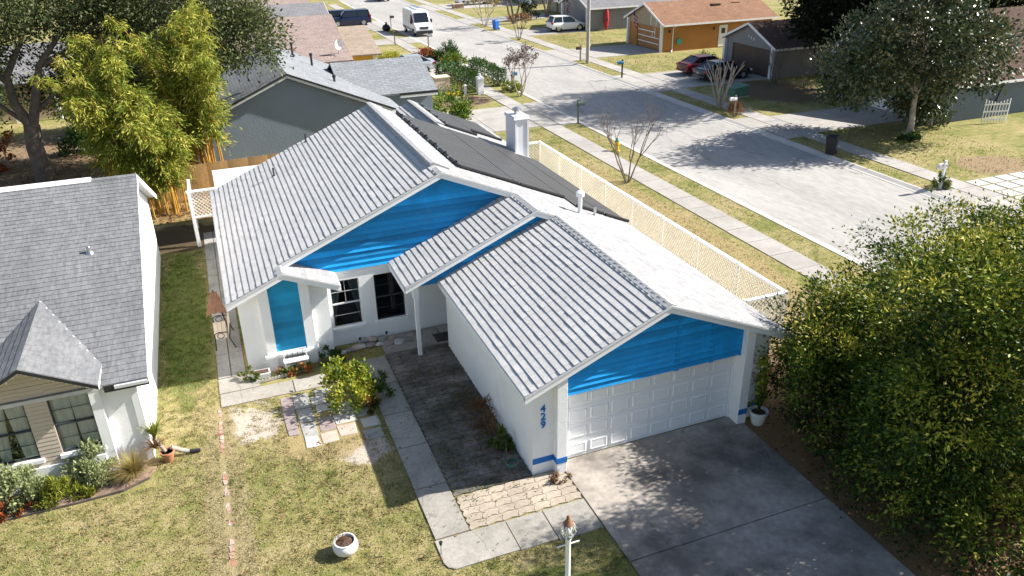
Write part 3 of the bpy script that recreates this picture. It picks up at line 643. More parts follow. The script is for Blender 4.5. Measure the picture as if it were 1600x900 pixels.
laps(H, 'blue_panel', 22.585, .57, 3.10, lambda z: max(.73, XB-(zl_main(XB)-.16-z)/S), lambda z: min(1.65, XB+(zl_main(XB)-.16-z)/S), h=.2, proud=.045)
# chimney
ch = W('chimney', MB().box(12.70, 13.36, 32.4, 33.55, 2.3, 4.42), 'white_paint')
ob('chimney_panel', MB().box(12.70, 12.78, 32.37, 32.4, 2.7, 4.42).box(13.28, 13.36, 32.37, 32.4, 2.5, 4.42).box(12.78, 13.28, 32.37, 32.4, 4.30, 4.42), 'white_paint', ch)
ob('chimney_crown', MB().frust(12.64, 13.42, 32.33, 33.62, 4.42, 4.54, .05, .05), 'white_paint', ch)
ob('flue', MB().lathe((13.03, 32.98, 4.54), [(.13, 0), (.13, .14), (.2, .15), (.2, .26), (.05, .32)], 14), 'metal', ch, smooth=True)
# roof vents
def vent(x, y, z, h, r, m, capr=None):
    o = W('vent_pipe', MB().lathe((x, y, z-.1), [(r*2.2, 0), (r*1.9, .12), (r, .16), (r, h+.1)], 12), m, smooth=True)
    if capr: ob('vent_cap', MB().lathe((x, y, z+h), [(capr, 0), (capr, .14), (capr*.4, .2)], 12), m, o, smooth=True)
vent(11.12, 22.5, zr(11.12), .62, .07, 'white_paint', .14); vent(11.9, 22.9, zr(11.9), .3, .05, 'metal')
vent(2.0, 30.9, zl_main(2.0), .34, .035, 'dark_metal'); vent(3.6, 36-3.1, zl_main(3.6), .34, .035, 'dark_metal')

# ------------------------------------------------------------------ pool-heating collectors lying on the right slope
def collector(x0, x1, y0, y1, label, header='left'):
    yc = (y0+y1)/2; xc = (x0+x1)/2
    t = thing('solar_collector', label, 'solar panel', (xc, y0, zr(xc)), 'black solar mats on the roof')
    h = .055; n = max(2, int((x1-x0)/.16)); mb = MB()
    for i in range(n):        # ribbed mat, one rib strip after another
        a, b_ = x0+(x1-x0)*i/n, x0+(x1-x0)*(i+1)/n
        mb.add([(a, y0, zr(a)+h), (b_-.012, y0, zr(b_)+h+.004), (b_-.012, y1, zr(b_)+h+.004), (a, y1, zr(a)+h), (a, y0, zr(a)+h-.03), (b_-.012, y0, zr(b_)+h-.03), (b_-.012, y1, zr(b_)+h-.03), (a, y1, zr(a)+h-.03)], [(0, 1, 2, 3), (4, 5, 1, 0), (6, 7, 3, 2), (7, 4, 0, 3), (5, 6, 2, 1)], random.random())
    ob('absorber_mat', mb, 'collector', t)
    if header == 'left':
        ob('header_pipe', MB().tube([(x0-.04, y0-.1, zr(x0)+.09), (x0-.04, y1, zr(x0)+.09)], .055, 8), 'black_pipe', t, smooth=True)
        for i in range(int((y1-y0)/.62)):
            y = y0+.3+i*.62; ob('pipe_clamp', MB().box(x0-.11, x0+.03, y, y+.07, zr(x0)+.03, zr(x0)+.165), 'metal' if i % 2 else 'black_pipe', t)
    ob('end_pipe', MB().tube([(x0, y0-.05, zr(x0)+.07), (x1, y0-.05, zr(x1)+.07)], .06, 8), 'black_pipe', t, smooth=True)
collector(7.58, 9.68, 24.5, 33.0, 'black solar mat with clamped header pipe beside the main ridge')
collector(9.72, 11.42, 24.45, 33.0, 'black solar mat second from the main ridge', None)
collector(11.46, 12.52, 23.5, 32.3, 'black solar mat third from the main ridge, reaching the white vent pipe', None)
collector(12.56, 13.50, 23.4, 31.9, 'black solar mat along the eave in front of the chimney', None)
collector(10.02, 11.42, 34.0, 38.6, 'small black solar mat behind the chimney, next to the rear ridge')
collector(11.46, 13.0, 35.0, 38.7, 'small black solar mat behind the chimney along the eave', None)

# ------------------------------------------------------------------ lattice fence
def lattice_panel(parent, p0, p1, z0, z1, m='lattice', pitch=.115, w_=.036, name='lattice_panel'):
    """crossed diagonal slats between two posts, joined as one part"""
    p0, p1 = Vector(p0), Vector(p1); L_ = (p1-p0).length; d = (p1-p0)/L_; nrm = Vector((-d.y, d.x, 0)); h = z1-z0; mb = MB()
    st = pitch*math.sqrt(2)
    for sgn, off in ((1, .006), (-1, -.006)):
        k = -h
        while k < L_:
            u0, u1 = max(k, 0), min(k+h, L_)
            if u1-u0 > .03:
                a0, a1 = u0-k, u1-k
                if sgn < 0: a0, a1 = h-a0, h-a1
                A = p0+d*u0+Vector((0, 0, z0+a0-p0.z))+nrm*off; B = p0+d*u1+Vector((0, 0, z0+a1-p0.z))+nrm*off
                mb.bar(A, B, .009, w_, up=(0, 0, 1))
            k += st
    return ob(name, mb, m, parent, kind='stuff')
FX = 16.05
fe = thing('lattice_fence', 'long cream lattice fence with white top rail beside the sidewalk', 'fence', (FX, 17.7, 0))
ys = fr(17.7, 37.4, 8)
for i, y in enumerate(ys):
    ob('fence_post', MB().box(FX-.05, FX+.05, y-.05, y+.05, 0, 1.86), 'lattice', fe)
    if i < 8:
        lattice_panel(fe, (FX, y+.05, 0), (FX, ys[i+1]-.05, 0), .14, 1.74)
        ob('top_rail', MB().box(FX-.06, FX+.06, y+.052, ys[i+1]-.052, 1.74, 1.83), 'white_paint', fe)
        ob('bottom_rail', MB().box(FX-.03, FX+.03, y+.052, ys[i+1]-.052, .06, .14), 'lattice', fe)
fe2 = thing('lattice_fence', 'short lattice fence closing the gap between garage wall and tree', 'fence', (14.5, 17.7, 0))
for x in (13.02, 14.5): ob('fence_post', MB().box(x-.05, x+.05, 17.65, 17.75, 0, 1.86), 'lattice', fe2)
for a, b_ in ((13.02, 14.5), (14.5, FX)):
    lattice_panel(fe2, (a+.05, 17.7, 0), (b_-.05, 17.7, 0), .14, 1.74); ob('top_rail', MB().box(a+.052, b_-.065, 17.64, 17.76, 1.74, 1.83), 'white_paint', fe2)
fe3 = thing('lattice_fence', 'short lattice fence behind the chimney meeting the long one', 'fence', (14.5, 37.4, 0))
ob('fence_post', MB().box(13.02, 13.12, 37.35, 37.45, 0, 1.86), 'lattice', fe3); lattice_panel(fe3, (13.12, 37.4, 0), (FX-.06, 37.4, 0), .14, 1.74); ob('top_rail', MB().box(13.1, FX-.065, 37.34, 37.46, 1.74, 1.83), 'white_paint', fe3)
# screen between the two houses, patio cover, wooden fence
sc_ = thing('lattice_screen', 'white post with lattice screen between the two houses', 'lattice screen', (-1.31, 34.3, 0))
ob('post', MB().box(-1.38, -1.24, 34.23, 34.37, 0, 2.42), 'white_paint', sc_); ob('post', MB().box(-1.38, -1.26, 36.6, 36.72, 0, 2.3), 'white_paint', sc_)
ob('top_rail', MB().box(-1.42, -.2, 34.24, 34.36, 2.42, 2.5), 'white_paint', sc_); ob('bottom_rail', MB().box(-1.24, -.2, 34.27, 34.33, 1.28, 1.36), 'white_paint', sc_)
ob('side_rail', MB().box(-1.36, -1.26, 34.37, 36.6, 2.18, 2.3), 'white_paint', sc_)
lattice_panel(sc_, (-1.24, 34.3, 0), (-.2, 34.3, 0), 1.36, 2.42)
pc = thing('patio_cover', 'flat white patio cover behind the main house', 'patio cover', (1, 36, 0))
ob('cover', MB().box(-.25, 3.2, 34.5, 37.4, 2.22, 2.34), 'white_paint', pc); ob('fascia', MB().box(-.28, 3.2, 37.4, 37.44, 2.14, 2.36), 'white_paint', pc)
for x in (-.15, 3.0): ob('post', MB().box(x-.05, x+.05, 37.2, 37.3, 0, 2.22), 'white_paint', pc)
wf = thing('wooden_fence', 'brown wooden picket fence in front of the blue grey house', 'fence', (2, 41.3, 0)); pm = {}
for i in range(74):
    k = i % 7
    if k not in pm:
        h = 1.78+random.uniform(-.008, .01); mb = MB().prism([(-.066, 0, 0), (.066, 0, 0), (.066, 0, h-.04), (.035, 0, h), (-.035, 0, h), (-.066, 0, h-.04)], (0, .018, 0), k/6)
        me = bpy.data.meshes.new('picket'); me.from_pydata(mb.v, [], mb.f); me.update(); a = me.attributes.new('tone', 'FLOAT', 'POINT'); a.data.foreach_set('value', np.array(mb.t, np.float32)); me.materials.append(MATS['wood_fence']); pm[k] = me
    link('picket', pm[k], wf, (-3.4+i*.142, 40.6+.012*i, .03))
for z in (.35, 1.4): ob('rail', MB().bar((-3.4, 40.66, z), (7.1, 41.55, z), .04, .09), 'wood_fence', wf)

# ------------------------------------------------------------------ left neighbour house
A = thing('house', 'neighbour house with weathered grey shingle roof and beige sided bay', 'house', (-4, 19, 0))
AW = lambda name, mb, m='white_stucco', **k: ob(name, mb, m, A, **k)
ye, zE, yr_, zR_, yb, zB_ = 18.92, 2.56, 28.0, 5.2, 34.0, 2.62
sa = (zR_-zE)/(yr_-ye); AX = -2.53; AL = -13.5; la = math.hypot(1, sa)
courses(A, 'shingle_old', (AL, ye, zE), (1, 0, 0), (0, 1, sa), (yr_-ye)*la, lambda v: (0, AX-AL), exp=.20, tab=.30, t=.013)
deckslab(A, [(AL, ye, zE), (AX, ye, zE), (AX, yr_, zR_), (AL, yr_, zR_)])
sb_ = (zR_-zB_)/(yb-yr_)
courses(A, 'shingle_old', (AL, yb, zB_), (1, 0, 0), (0, -1, sb_), (yb-yr_)*math.hypot(1, sb_), lambda v: (0, AX-AL), exp=.25, tab=.5, t=.010)
deckslab(A, [(AL, yr_, zR_), (AX, yr_, zR_), (AX, yb, zB_), (AL, yb, zB_)])
AW('ridge_vent', MB().prism([(AL, yr_-.16, zR_-.02), (AL, yr_, zR_+.09), (AL, yr_+.16, zR_-.02)], (9.6, 0, 0)), 'white_paint')
AW('ridge_cap', MB().prism([(AL+9.61, yr_-.14, zR_-.015), (AL+9.61, yr_, zR_+.035), (AL+9.61, yr_+.14, zR_-.015)], (AX-AL-9.62, 0, 0)), 'shingle_old')
AW('rake_board', MB().prism([(AX-.03, ye, zE-.2), (AX-.03, yr_, zR_-.2), (AX-.03, yr_, zR_-.014), (AX-.03, ye, zE-.014)], (.032, 0, 0)), 'white_paint')
AW('rake_board', MB().prism([(AX-.03, yr_, zR_-.2), (AX-.03, yb, zB_-.2), (AX-.03, yb, zB_-.014), (AX-.03, yr_, zR_-.014)], (.032, 0, 0)), 'white_paint')
AW('fascia', MB().box(-3.55, AX, ye-.03, ye-.001, zE-.19, zE-.012), 'dark_metal'); AW('gutter_end', MB().box(-3.3, AX-.02, ye-.10, ye-.031, zE-.10, zE-.02), 'frame_pale')
zt = lambda y: zE+sa*(y-ye) if y < yr_ else zR_-sb_*(y-yr_)
AW('wall', MB().prism([(-3.02, 19.13, 0), (-3.02, 33.6, 0), (-3.02, 33.6, zt(33.6)-.13), (-3.02, yr_, zR_-.13), (-3.02, 19.13, zt(19.13)-.13)], (.15, 0, 0)))
AW('wall', MB().box(-3.88, -3.02, 19.13, 19.26, 0, 2.5)); AW('corner_trim', MB().box(-3.03, -2.862, 19.10, 19.13, 0, 2.48), 'white_paint')
AW('pilaster', MB().box(-3.92, -3.68, 18.93, 19.13, 0, 2.70)); 
Yb = 18.98
for x0, x1, z0, z1 in ((-4.83, -3.92, .62, .86), (-4.83, -3.92, 2.49, 2.72), (-5.32, -4.83, .62, 2.9), (-6.22, -5.32, .62, .86), (-6.22, -5.32, 2.49, 2.9), (-8, -6.22, .62, 2.72)):
    laps(A, 'beige_siding', Yb, z0, z1, lambda z, a=x0: a, lambda z, b=x1: b, h=.115, proud=.014)
    AW('wall', MB().box(x0, x1, Yb+.021, Yb+.12, z0, z1), 'beige_siding')
laps(A, 'beige_siding', Yb, 2.905, 3.38, lambda z: max(-6.6, -5.1-(3.5-z)/.537), lambda z: min(-3.7, -5.1+(3.5-z)/.537), h=.115, proud=.014)
laps(A, 'beige_siding', Yb, 2.725, 2.9, lambda z: -4.83, lambda z: -3.75, h=.1, proud=.014)
AW('bay_base', MB().box(-8, -3.92, 18.90, 19.12, 0, .618)); 
AW('gable_wall', MB().prism([(-6.5, Yb+.03, 2.9), (-3.72, Yb+.03, 2.72), (-5.1, Yb+.03, 3.44)], (0, .1, 0)), 'beige_siding')
cur = [(0, 1, 0, 1)]
window(A, -4.83, -3.92, .86, 2.49, Yb, fm='frame_dark', cols=1, curtain=[(0, .5, 0, .46), (.5, 1, .54, 1)], gl='glass_clear'); window(A, -6.22, -5.32, .86, 2.49, Yb, fm='frame_dark', cols=1, curtain=[(0, .5, 0, .3), (.5, 1, .62, 1)], gl='glass_clear')
# bay gable roof
gx0, gz0, gyf = -5.1, 3.60, 18.58; gs = .537; ybk = ye+(gz0-zE)/sa
for sgn in (1, -1):
    xe = gx0+sgn*1.52; ze = gz0-1.52*gs
    ln = 1.52*math.hypot(1, gs); yv = lambda v: ye+((ze+(gz0-ze)*v/ln)-zE)/sa
    courses(A, 'shingle_old', (xe, 0, ze), (0, 1, 0), (-sgn, 0, gs), ln, lambda v: (gyf, max(yv(v), ye+.05)), exp=.19, tab=.3, t=.010)
    deckslab(A, [(xe, gyf, ze), (gx0, gyf, gz0), (gx0, ybk, gz0), (xe, max(ye+.05, yv(0)), ze)], th=.08)
    AW('rake_board', MB().prism([(xe, gyf-.03, ze-.10), (gx0, gyf-.03, gz0-.10), (gx0, gyf-.03, gz0-.008), (xe, gyf-.03, ze-.008)], (0, .028, 0)), 'dark_metal')
    b_ = MB()
    for i in range(18):
        t = (i+.5)/18; x = xe+(gx0-xe)*t; z = ze+(gz0-ze)*t-.13-random.uniform(0, .05); b_.lathe((x, gyf+.02, z), [(.004, 0), (.018, .02), (.01, .05)], 5)
    AW('string_lights', b_, 'lamp_clear')
    AW('soffit', MB().prism([(xe, gyf, ze-.12), (gx0, gyf, gz0-.12), (gx0, gyf, gz0-.1), (xe, gyf, ze-.1)], (0, .4, 0)), 'white_paint')
o = AW('roof_vent', MB().lathe((-3.9, 24.2, zt(24.2)-.02), [(.12, 0), (.10, .05), (.06, .08), (.06, .2), (.02, .24)], 10), 'metal', smooth=True)

# ------------------------------------------------------------------ simpler houses along the street
def roofplane(parent, a, b_, c, d, m, name='roof_slope', th=.12):
    """a-b eave, c-d ridge side; UVs in metres"""
    a, b_, c, d = map(Vector, (a, b_, c, d)); mb = MB(); U = (b_-a).normalized(); n = (b_-a).cross(d-a).normalized()
    if n.z < 0: n = -n
    Vd = n.cross(U)
    if Vd.z < 0: Vd = -Vd
    dn = Vector((0, 0, -th)); vs = [a, b_, c, d]; mb.add(vs+[p+dn for p in vs], [(0, 1, 2, 3), (7, 6, 5, 4), (0, 4, 5, 1), (1, 5, 6, 2), (2, 6, 7, 3), (3, 7, 4, 0)])
    if (b_-a).cross(d-a).z < 0: mb.f = [tuple(reversed(f)) for f in mb.f]
    mb.uv = [((p-a).dot(U), (p-a).dot(Vd)) for p in vs]*2
    return ob(name, mb, m, parent)
def gable_y(parent, x0, x1, y0, y1, ze, zrg, xr, m, trim='white_paint', ov=.0):     # ridge along Y
    roofplane(parent, (x0, y0, ze), (x0, y1, ze), (xr, y1, zrg), (xr, y0, zrg), m); roofplane(parent, (x1, y1, ze), (x1, y0, ze), (xr, y0, zrg), (xr, y1, zrg), m)
def gable_x(parent, x0, x1, y0, y1, ze, zrg, yr, m):                               # ridge along X
    roofplane(parent, (x0, y0, ze), (x1, y0, ze), (x1, yr, zrg), (x0, yr, zrg), m); roofplane(parent, (x1, y1, ze), (x0, y1, ze), (x0, yr, zrg), (x1, yr, zrg), m)
def rk_y(parent, y, pts, m='white_paint', h=.2, th=.04):         # boards along a gable facing -Y
    for (xa, za), (xb, zb2) in zip(pts, pts[1:]): ob('rake_board', MB().prism([(xa, y, za-h), (xb, y, zb2-h), (xb, y, zb2), (xa, y, za)], (0, -th, 0)), m, parent)
def rk_x(parent, x, pts, m='white_paint', h=.2, th=.04):
    for (ya, za), (y2, zb2) in zip(pts, pts[1:]): ob('rake_board', MB().prism([(x, ya, za-h), (x, y2, zb2-h), (x, y2, zb2), (x, ya, za)], (-th, 0, 0)), m, parent)

# blue grey house behind the main house
B = thing('house', 'blue grey stucco house with plain gable wall behind the wooden fence', 'house', (5, 45.5, 0))
bx0, bx1, bxr, bze, bzr, by = -1.6, 10.9, 4.42, 2.35, 4.98, 45.45
roofplane(B, (bx0, by, bze), (bx0, 58, bze), (bxr, 58, bzr), (bxr, by, bzr), 'shingle_blue'); roofplane(B, (bx1, 58, bze-.1), (bx1, by, bze-.1), (bxr, by, bzr), (bxr, 58, bzr), 'shingle_blue')
ob('wall', MB().prism([(bx0+.5, by+.35, 0), (bx1-.4, by+.35, 0), (bx1-.4, by+.35, bze+.02), (bxr, by+.35, bzr-.14), (bx0+.5, by+.35, bze+.06)], (0, .2, 0)), 'grey_blue_wall', B)
ob('wall', MB().box(bx1-.6, bx1-.4, by+.55, 57.6, 0, 2.3), 'grey_blue_wall', B); ob('wall', MB().box(bx0+.5, bx0+.7, by+.55, 57.6, 0, 2.3), 'grey_blue_wall', B)
rk_y(B, by+.04, [(bx0, bze), (bxr, bzr), (bx1, bze-.1)], 'frame_pale', .24, .03); rk_y(B, by, [(bx0, bze+.012), (bxr, bzr+.012), (bx1, bze-.088)], 'dark_metal', .09, .03)
gable_x(B, 8.0, 14.1, 49.4, 57.2, 2.5, 4.05, 53.3, 'shingle_blue')
ob('wall', MB().box(8, 13.7, 49.85, 50.0, 0, 2.52), 'grey_blue_wall', B); ob('wall', MB().prism([(13.7, 49.85, 0), (13.7, 56.8, 0), (13.7, 56.8, 2.55), (13.7, 53.3, 3.9), (13.7, 49.85, 2.55)], (.12, 0, 0)), 'grey_blue_wall', B)
ob('garage_door', MB().box(13.82, 13.87, 50.8, 55.7, 0, 2.15), 'white_paint', B); ob('fascia', MB().box(11.6, 14.1, 49.35, 49.395, 2.34, 2.5), 'dark_metal', B); ob('frieze', MB().box(11.6, 14.05, 49.37, 49.43, 2.2, 2.34), 'white_paint', B)
for x, y, h in ((6.05, 56.3, .75), (6.9, 53.6, .7), (7.5, 48.9, .3), (5.0, 57.5, .5)):
    z = bzr-(x-bxr)*.407; ob('vent_pipe', MB().lathe((x, y, z-.1), [(.07, 0), (.07, h), (.11, h), (.11, h+.14)], 10), 'dark_metal', B, smooth=True)
# pink-tan roofed house beyond
T = thing('house', 'tan shingle roofed house with yellow garage wall and satellite dish', 'house', (10, 66, 0))
gable_x(T, -3, 11.4, 63.5, 80.5, 2.45, 5.0, 72.0, 'shingle_tan'); gable_x(T, 9.0, 14.2, 65.9, 77.9, 2.4, 3.95, 71.9, 'shingle_buff')
ob('wall', MB().box(-2.6, 11.0, 64.0, 80, 0, 2.42), 'yellow_wall', T); ob('wall', MB().box(11.0, 13.8, 66.4, 77.4, 0, 2.40), 'yellow_wall', T)
ob('corner_trim', MB().box(13.55, 13.84, 66.36, 66.39, 0, 2.3), 'white_paint', T); ob('garage_door', MB().box(13.8, 13.86, 68, 73, 0, 2.15), 'white_paint', T)
rk_x(T, 11.42, [(63.5, 2.45), (72, 5.0), (80.5, 2.45)], 'tan_siding'); rk_x(T, 14.22, [(65.9, 2.4), (71.9, 3.95), (77.9, 2.4)], 'tan_siding')
# grey roofed house after it
Q = thing('house', 'house with pale grey shingle roof beyond the tan roofed one', 'house', (10, 86, 0))
gable_x(Q, 0, 13.6, 84.2, 95.8, 2.45, 4.3, 90, 'shingle_grey'); ob('wall', MB().box(.3, 13.2, 84.6, 95.4, 0, 2.42), 'tan_siding', Q); ob('garage_door', MB().box(13.2, 13.25, 87, 92, 0, 2.15), 'white_paint', Q)
rk_x(Q, 13.62, [(84.2, 2.45), (90, 4.3), (95.8, 2.45)])
Q2 = thing('house', 'far house with pink tan roof at the end of the left row', 'house', (9, 106, 0))
gable_x(Q2, -4, 14.5, 107, 121, 2.45, 4.6, 114, 'shingle_tan'); ob('wall', MB().box(-3.6, 14.1, 107.4, 120.6, 0, 2.42), 'tan_siding', Q2); ob('garage_door', MB().box(14.1, 14.15, 110, 115, 0, 2.1), 'white_paint', Q2)
# satellite dish stands on the roof
dd = thing('satellite_dish', 'white satellite dish on the tan shingle roof', 'satellite dish', (10.5, 64.6, 2.75))
mb = MB(); vs = [(10.5, 64.6, 3.5)]; fs = []
for r_ in (1, 2, 3):
    for k in range(16):
        t = 2*math.pi*k/16; u, v = .115*r_*math.cos(t), .14*r_*math.sin(t); bow = .022*r_*r_
        vs.append((10.5+u*.9+bow*.2, 64.6+bow*-.8+u*.3, 3.5+v+bow*.3))
fs = [(0, 1+k, 1+(k+1) % 16) for k in range(16)]+[(1+16*r_+k, 17+16*r_+k, 17+16*r_+(k+1) % 16, 1+16*r_+(k+1) % 16) for r_ in (0, 1) for k in range(16)]
ob('dish', MB().add(vs, fs), 'white_paint', dd, smooth=True); ob('mast', MB().tube([(10.5, 64.7, 2.75), (10.5, 64.75, 3.4)], .03, 6), 'metal', dd); ob('feed_arm', MB().tube([(10.5, 64.65, 3.1), (10.95, 64.1, 3.3)], .02, 6), 'metal', dd)

# right-hand row: each garage gable faces the street (-X), ridge along X
def street_house(name_label, x, y0, y1, yr, ze, zrg, depth, roofm, wallm, doorm, gablem, dy0, dy1, extra=None, doorstripes=False, trim='white_paint'):
    h = thing('house', name_label, 'house', (x, yr, 0))
    gable_x(h, x-.35, x+depth, y0, y1, ze, zrg, yr, roofm)
    ob('wall', MB().box(x+.15, x+depth-.4, y0+.45, y0+.6, 0, ze+.06), wallm, h); ob('wall', MB().box(x+.15, x+depth-.4, y1-.6, y1-.45, 0, ze+.06), wallm, h); ob('wall', MB().box(x+depth-.55, x+depth-.4, y0+.6, y1-.6, 0, ze+.06), wallm, h)
    sl_ = (zrg-ze)/(yr-y0)
    ob('gable_wall', MB().prism([(x, y0+.45, 2.2), (x, y1-.45, 2.2), (x, y1-.45, ze+.45*sl_-.14), (x, yr, zrg-.14), (x, y0+.45, ze+.45*sl_-.14)], (.14, 0, 0)), gablem, h)
    for a, b2 in ((y0+.45, dy0), (dy1, y1-.45)):
        if b2-a > .02: ob('wall', MB().box(x, x+.14, a, b2, 0, 2.198), wallm, h)
    d = ob('garage_door', MB().box(x+.12, x+.17, dy0, dy1, .02, 2.198), doorm, h)
    for k in range(4): ob('door_section', MB().box(x+.10, x+.121, dy0+.03, dy1-.03, .05+k*.54, .05+k*.54+.50), doorm, d)
    for yy in (y0+.5, y1-.74): ob('pillar', MB().box(x-.26, x-.02, yy, yy+.24, 0, ze+.02), trim, h)
    rk_x(h, x-.36, [(y0-.02, ze), (yr, zrg), (y1+.02, ze)], trim); ob('fascia', MB().box(x-.3, x+depth, y0-.03, y0-.001, ze-.17, ze-.01), trim, h)
    return h
h = street_house('orange house with brown roof, white striped garage door and a flag', 42.3, 67.7, 75.5, 71.6, 2.6, 4.3, 13, 'shingle_brown', 'orange_wall', 'orange_door', 'tan_siding', 69.0, 73.3)
for z, ya, yb2 in ((.55, 69.1, 73.2), (1.08, 69.1, 73.2), (1.62, 69.9, 73.2)): ob('door_stripe', MB().box(42.375, 42.395, ya, yb2, z, z+.09), 'white_paint', h)
for yy in (69.9, 70.4): ob('door_stripe', MB().box(42.372, 42.394, yy, yy+.08, 1.2, 2.1 if yy < 70 else 1.6), 'white_paint', h)
for yy in (69.6, 70.6): ob('gable_batten', MB().box(42.27, 42.30, yy, yy+.08, 2.3, 3.3), 'white_paint', h)
dr = ob('side_door', MB().box(48.6, 49.55, 68.10, 68.14, .1, 2.15), 'white_paint', h); ob('pane', MB().box(48.85, 49.3, 68.085, 68.10, 1.35, 1.85), 'frame_dark', dr)
ob('downspout', MB().tube([(43.5, 67.75, 2.5), (43.3, 68.1, 2.2), (43.3, 68.1, .15), (42.9, 67.6, .06)], .05, 6), 'white_paint', h)
ob('hose_reel', MB().lathe((0, 0, 0), [(.1, -.08), (.28, -.08), (.28, -.05), (.2, -.05), (.2, .05), (.28, .05), (.28, .08), (.1, .08)], 14), 'green_paint', h)
o = [c for c in h.children if c.name.startswith('hose_reel')][0]; o.location = Vector((43.9, 68.0, .95))-Vector((42.3, 71.6, 0)); o.rotation_euler = (math.pi/2, 0, 0)
ob('wall_lamp', MB().lathe((47.9, 68.0, 1.75), [(.05, 0), (.09, .05), (.09, .2), (.03, .27)], 8), 'dark_metal', h); ob('wall_lamp', MB().lathe((42.9, 68.05, 1.8), [(.05, 0), (.09, .05), (.09, .2), (.03, .27)], 8), 'dark_metal', h)
for x, y in ((49, 70.2), (51.5, 70.5)): ob('skylight', MB().box(x, x+1.0, y, y+.7, 3.75, 3.9), 'shingle_dark', h)
def flag(x, y, z, label):
    f = thing('flag', label, 'flag', (x, y, z)); ob('pole', MB().tube([(x+.5, y, z-.3), (x-.7, y, z+.5)], .018, 6), 'pole_grey', f)
    for k in range(7):
        zz = z+.45-.16*k; ob('stripe', MB().add([(x-.66+.05*math.sin(i*1.3)+.08*i-.0*k, y+.08*math.sin(i*1.1+k), zz-.13*i+(0 if j == 0 else -.17)) for i in range(6) for j in (0, 1)], [(2*i, 2*i+2, 2*i+3, 2*i+1) for i in range(5)]), 'flag_red' if k % 2 == 0 else 'flag_white', f)
    ob('canton', MB().add([(x-.69+.05*math.sin(i*1.3)+.08*i, y-.02+.08*math.sin(i*1.1), z+.46-.13*i-(0 if j == 0 else .6)) for i in range(3) for j in (0, 1)], [(2*i, 2*i+2, 2*i+3, 2*i+1) for i in range(2)]), 'flag_blue', f)
flag(42.0, 72.4, 3.1, 'striped red and white flag on the orange house gable')
h = street_house('grey sided house with dark brown garage door behind the parked sedans', 43.2, 52.3, 59.9, 56.1, 2.45, 4.1, 14, 'shingle_dark', 'grey_siding', 'brown_door', 'grey_siding', 53.3, 58.4)
for i, yy in enumerate((56.3, 55.95, 55.6)):
    cu = digit('425'[i], 43.19, 2.75, .3, yy, parent=h, m='white_paint'); cu.location = Vector((43.18, yy, 2.85-.08*i))-WL[h.name]; cu.rotation_euler = (math.pi/2, 0, -math.pi/2)
h = street_house('pale grey house with white garage door behind the glossy magnolia', 43.0, 36.0, 46.6, 44.0, 2.4, 5.6, 18, 'shingle_dark', 'slate_wall', 'white_paint', 'slate_wall', 37.5, 42.3)
ob('downspout', MB().tube([(48.2, 36.3, 2.3), (47.6, 36.35, .1)], .05, 6), 'dark_metal', h)
for x, y in ((51.5, 38.7), (48.5, 40.5)): ob('vent_pipe', MB().lathe((x, y, 2.4+(y-36)*.4-.1), [(.07, 0), (.07, .95), (.12, .96), (.12, 1.1)], 10), 'frame_pale', h, smooth=True)
h = street_house('far grey house with a flag beside the white crossover', 42.5, 84.2, 92.2, 88.2, 2.55, 4.1, 14, 'shingle_grey', 'grey_wall', 'grey_wall', 'grey_siding', 85.4, 90.6)
flag(42.2, 88.6, 2.9, 'striped red and white flag on the far grey house')
h = street_house('far beige house behind two bare trees', 47.0, 97.5, 106.5, 102, 2.5, 4.2, 14, 'shingle_grey', 'tan_siding', 'tan_siding', 'tan_siding', 99, 103.6)
h = street_house('far pale house behind the white pickup truck', 47.5, 113, 122, 117.5, 2.5, 4.2, 14, 'shingle_grey', 'grey_wall', 'white_paint', 'grey_wall', 114.5, 119)
kr = thing('kayak', 'red kayak leaning against the far grey house wall', 'kayak', (44.5, 84.0, 0)); mb = MB(); st_ = [(.0, .02), (.25, .16), (.7, .26), (1.3, .30), (1.9, .26), (2.3, .15), (2.55, .02)]
ob('hull', MB().tube([(44.5+z*.05, 84.2+z*.06, z) for z, r_ in st_], [r_ for z, r_ in st_], 10), 'kayak_red', kr, smooth=True); ob('cockpit', MB().tube([(44.5, 83.98, 1.0), (44.53, 84.02, 1.25), (44.55, 84.05, 1.5)], [.03, .13, .03], 8), 'dark_metal', kr, smooth=True)
wg = thing('garden_gate', 'white picket garden gate by the slate wall', 'gate', (46.4, 35.2, 0))
for k in range(9):
    x = 45.7+k*.2; ob('picket', MB().box(x-.03, x+.03, 35.3-.05*k, 35.33-.05*k, .05, 1.3+.12*abs(k-4)/2), 'white_paint', wg)
for z in (.25, .75, 1.2): ob('rail', MB().bar((45.65, 35.34, z), (47.35, 34.92, z), .03, .08), 'white_paint', wg)
R_ = thing('house', 'pale wall of a house seen beneath the oak crown', 'house', (-14, 66, 0))
gable_x(R_, -26, -7.5, 64, 74, 2.6, 4.6, 69, 'shingle_grey'); ob('wall', MB().box(-25.6, -8, 64.4, 73.6, 0, 2.55), 'tan_siding', R_)
for x in (-12.5, -9.8): ob('post', MB().box(x, x+.2, 63.6, 63.8, 0, 2.5), 'white_paint', R_)
gable_x(R_, -7.4, 0, 68, 78, 2.5, 4.2, 73, 'shingle_grey')

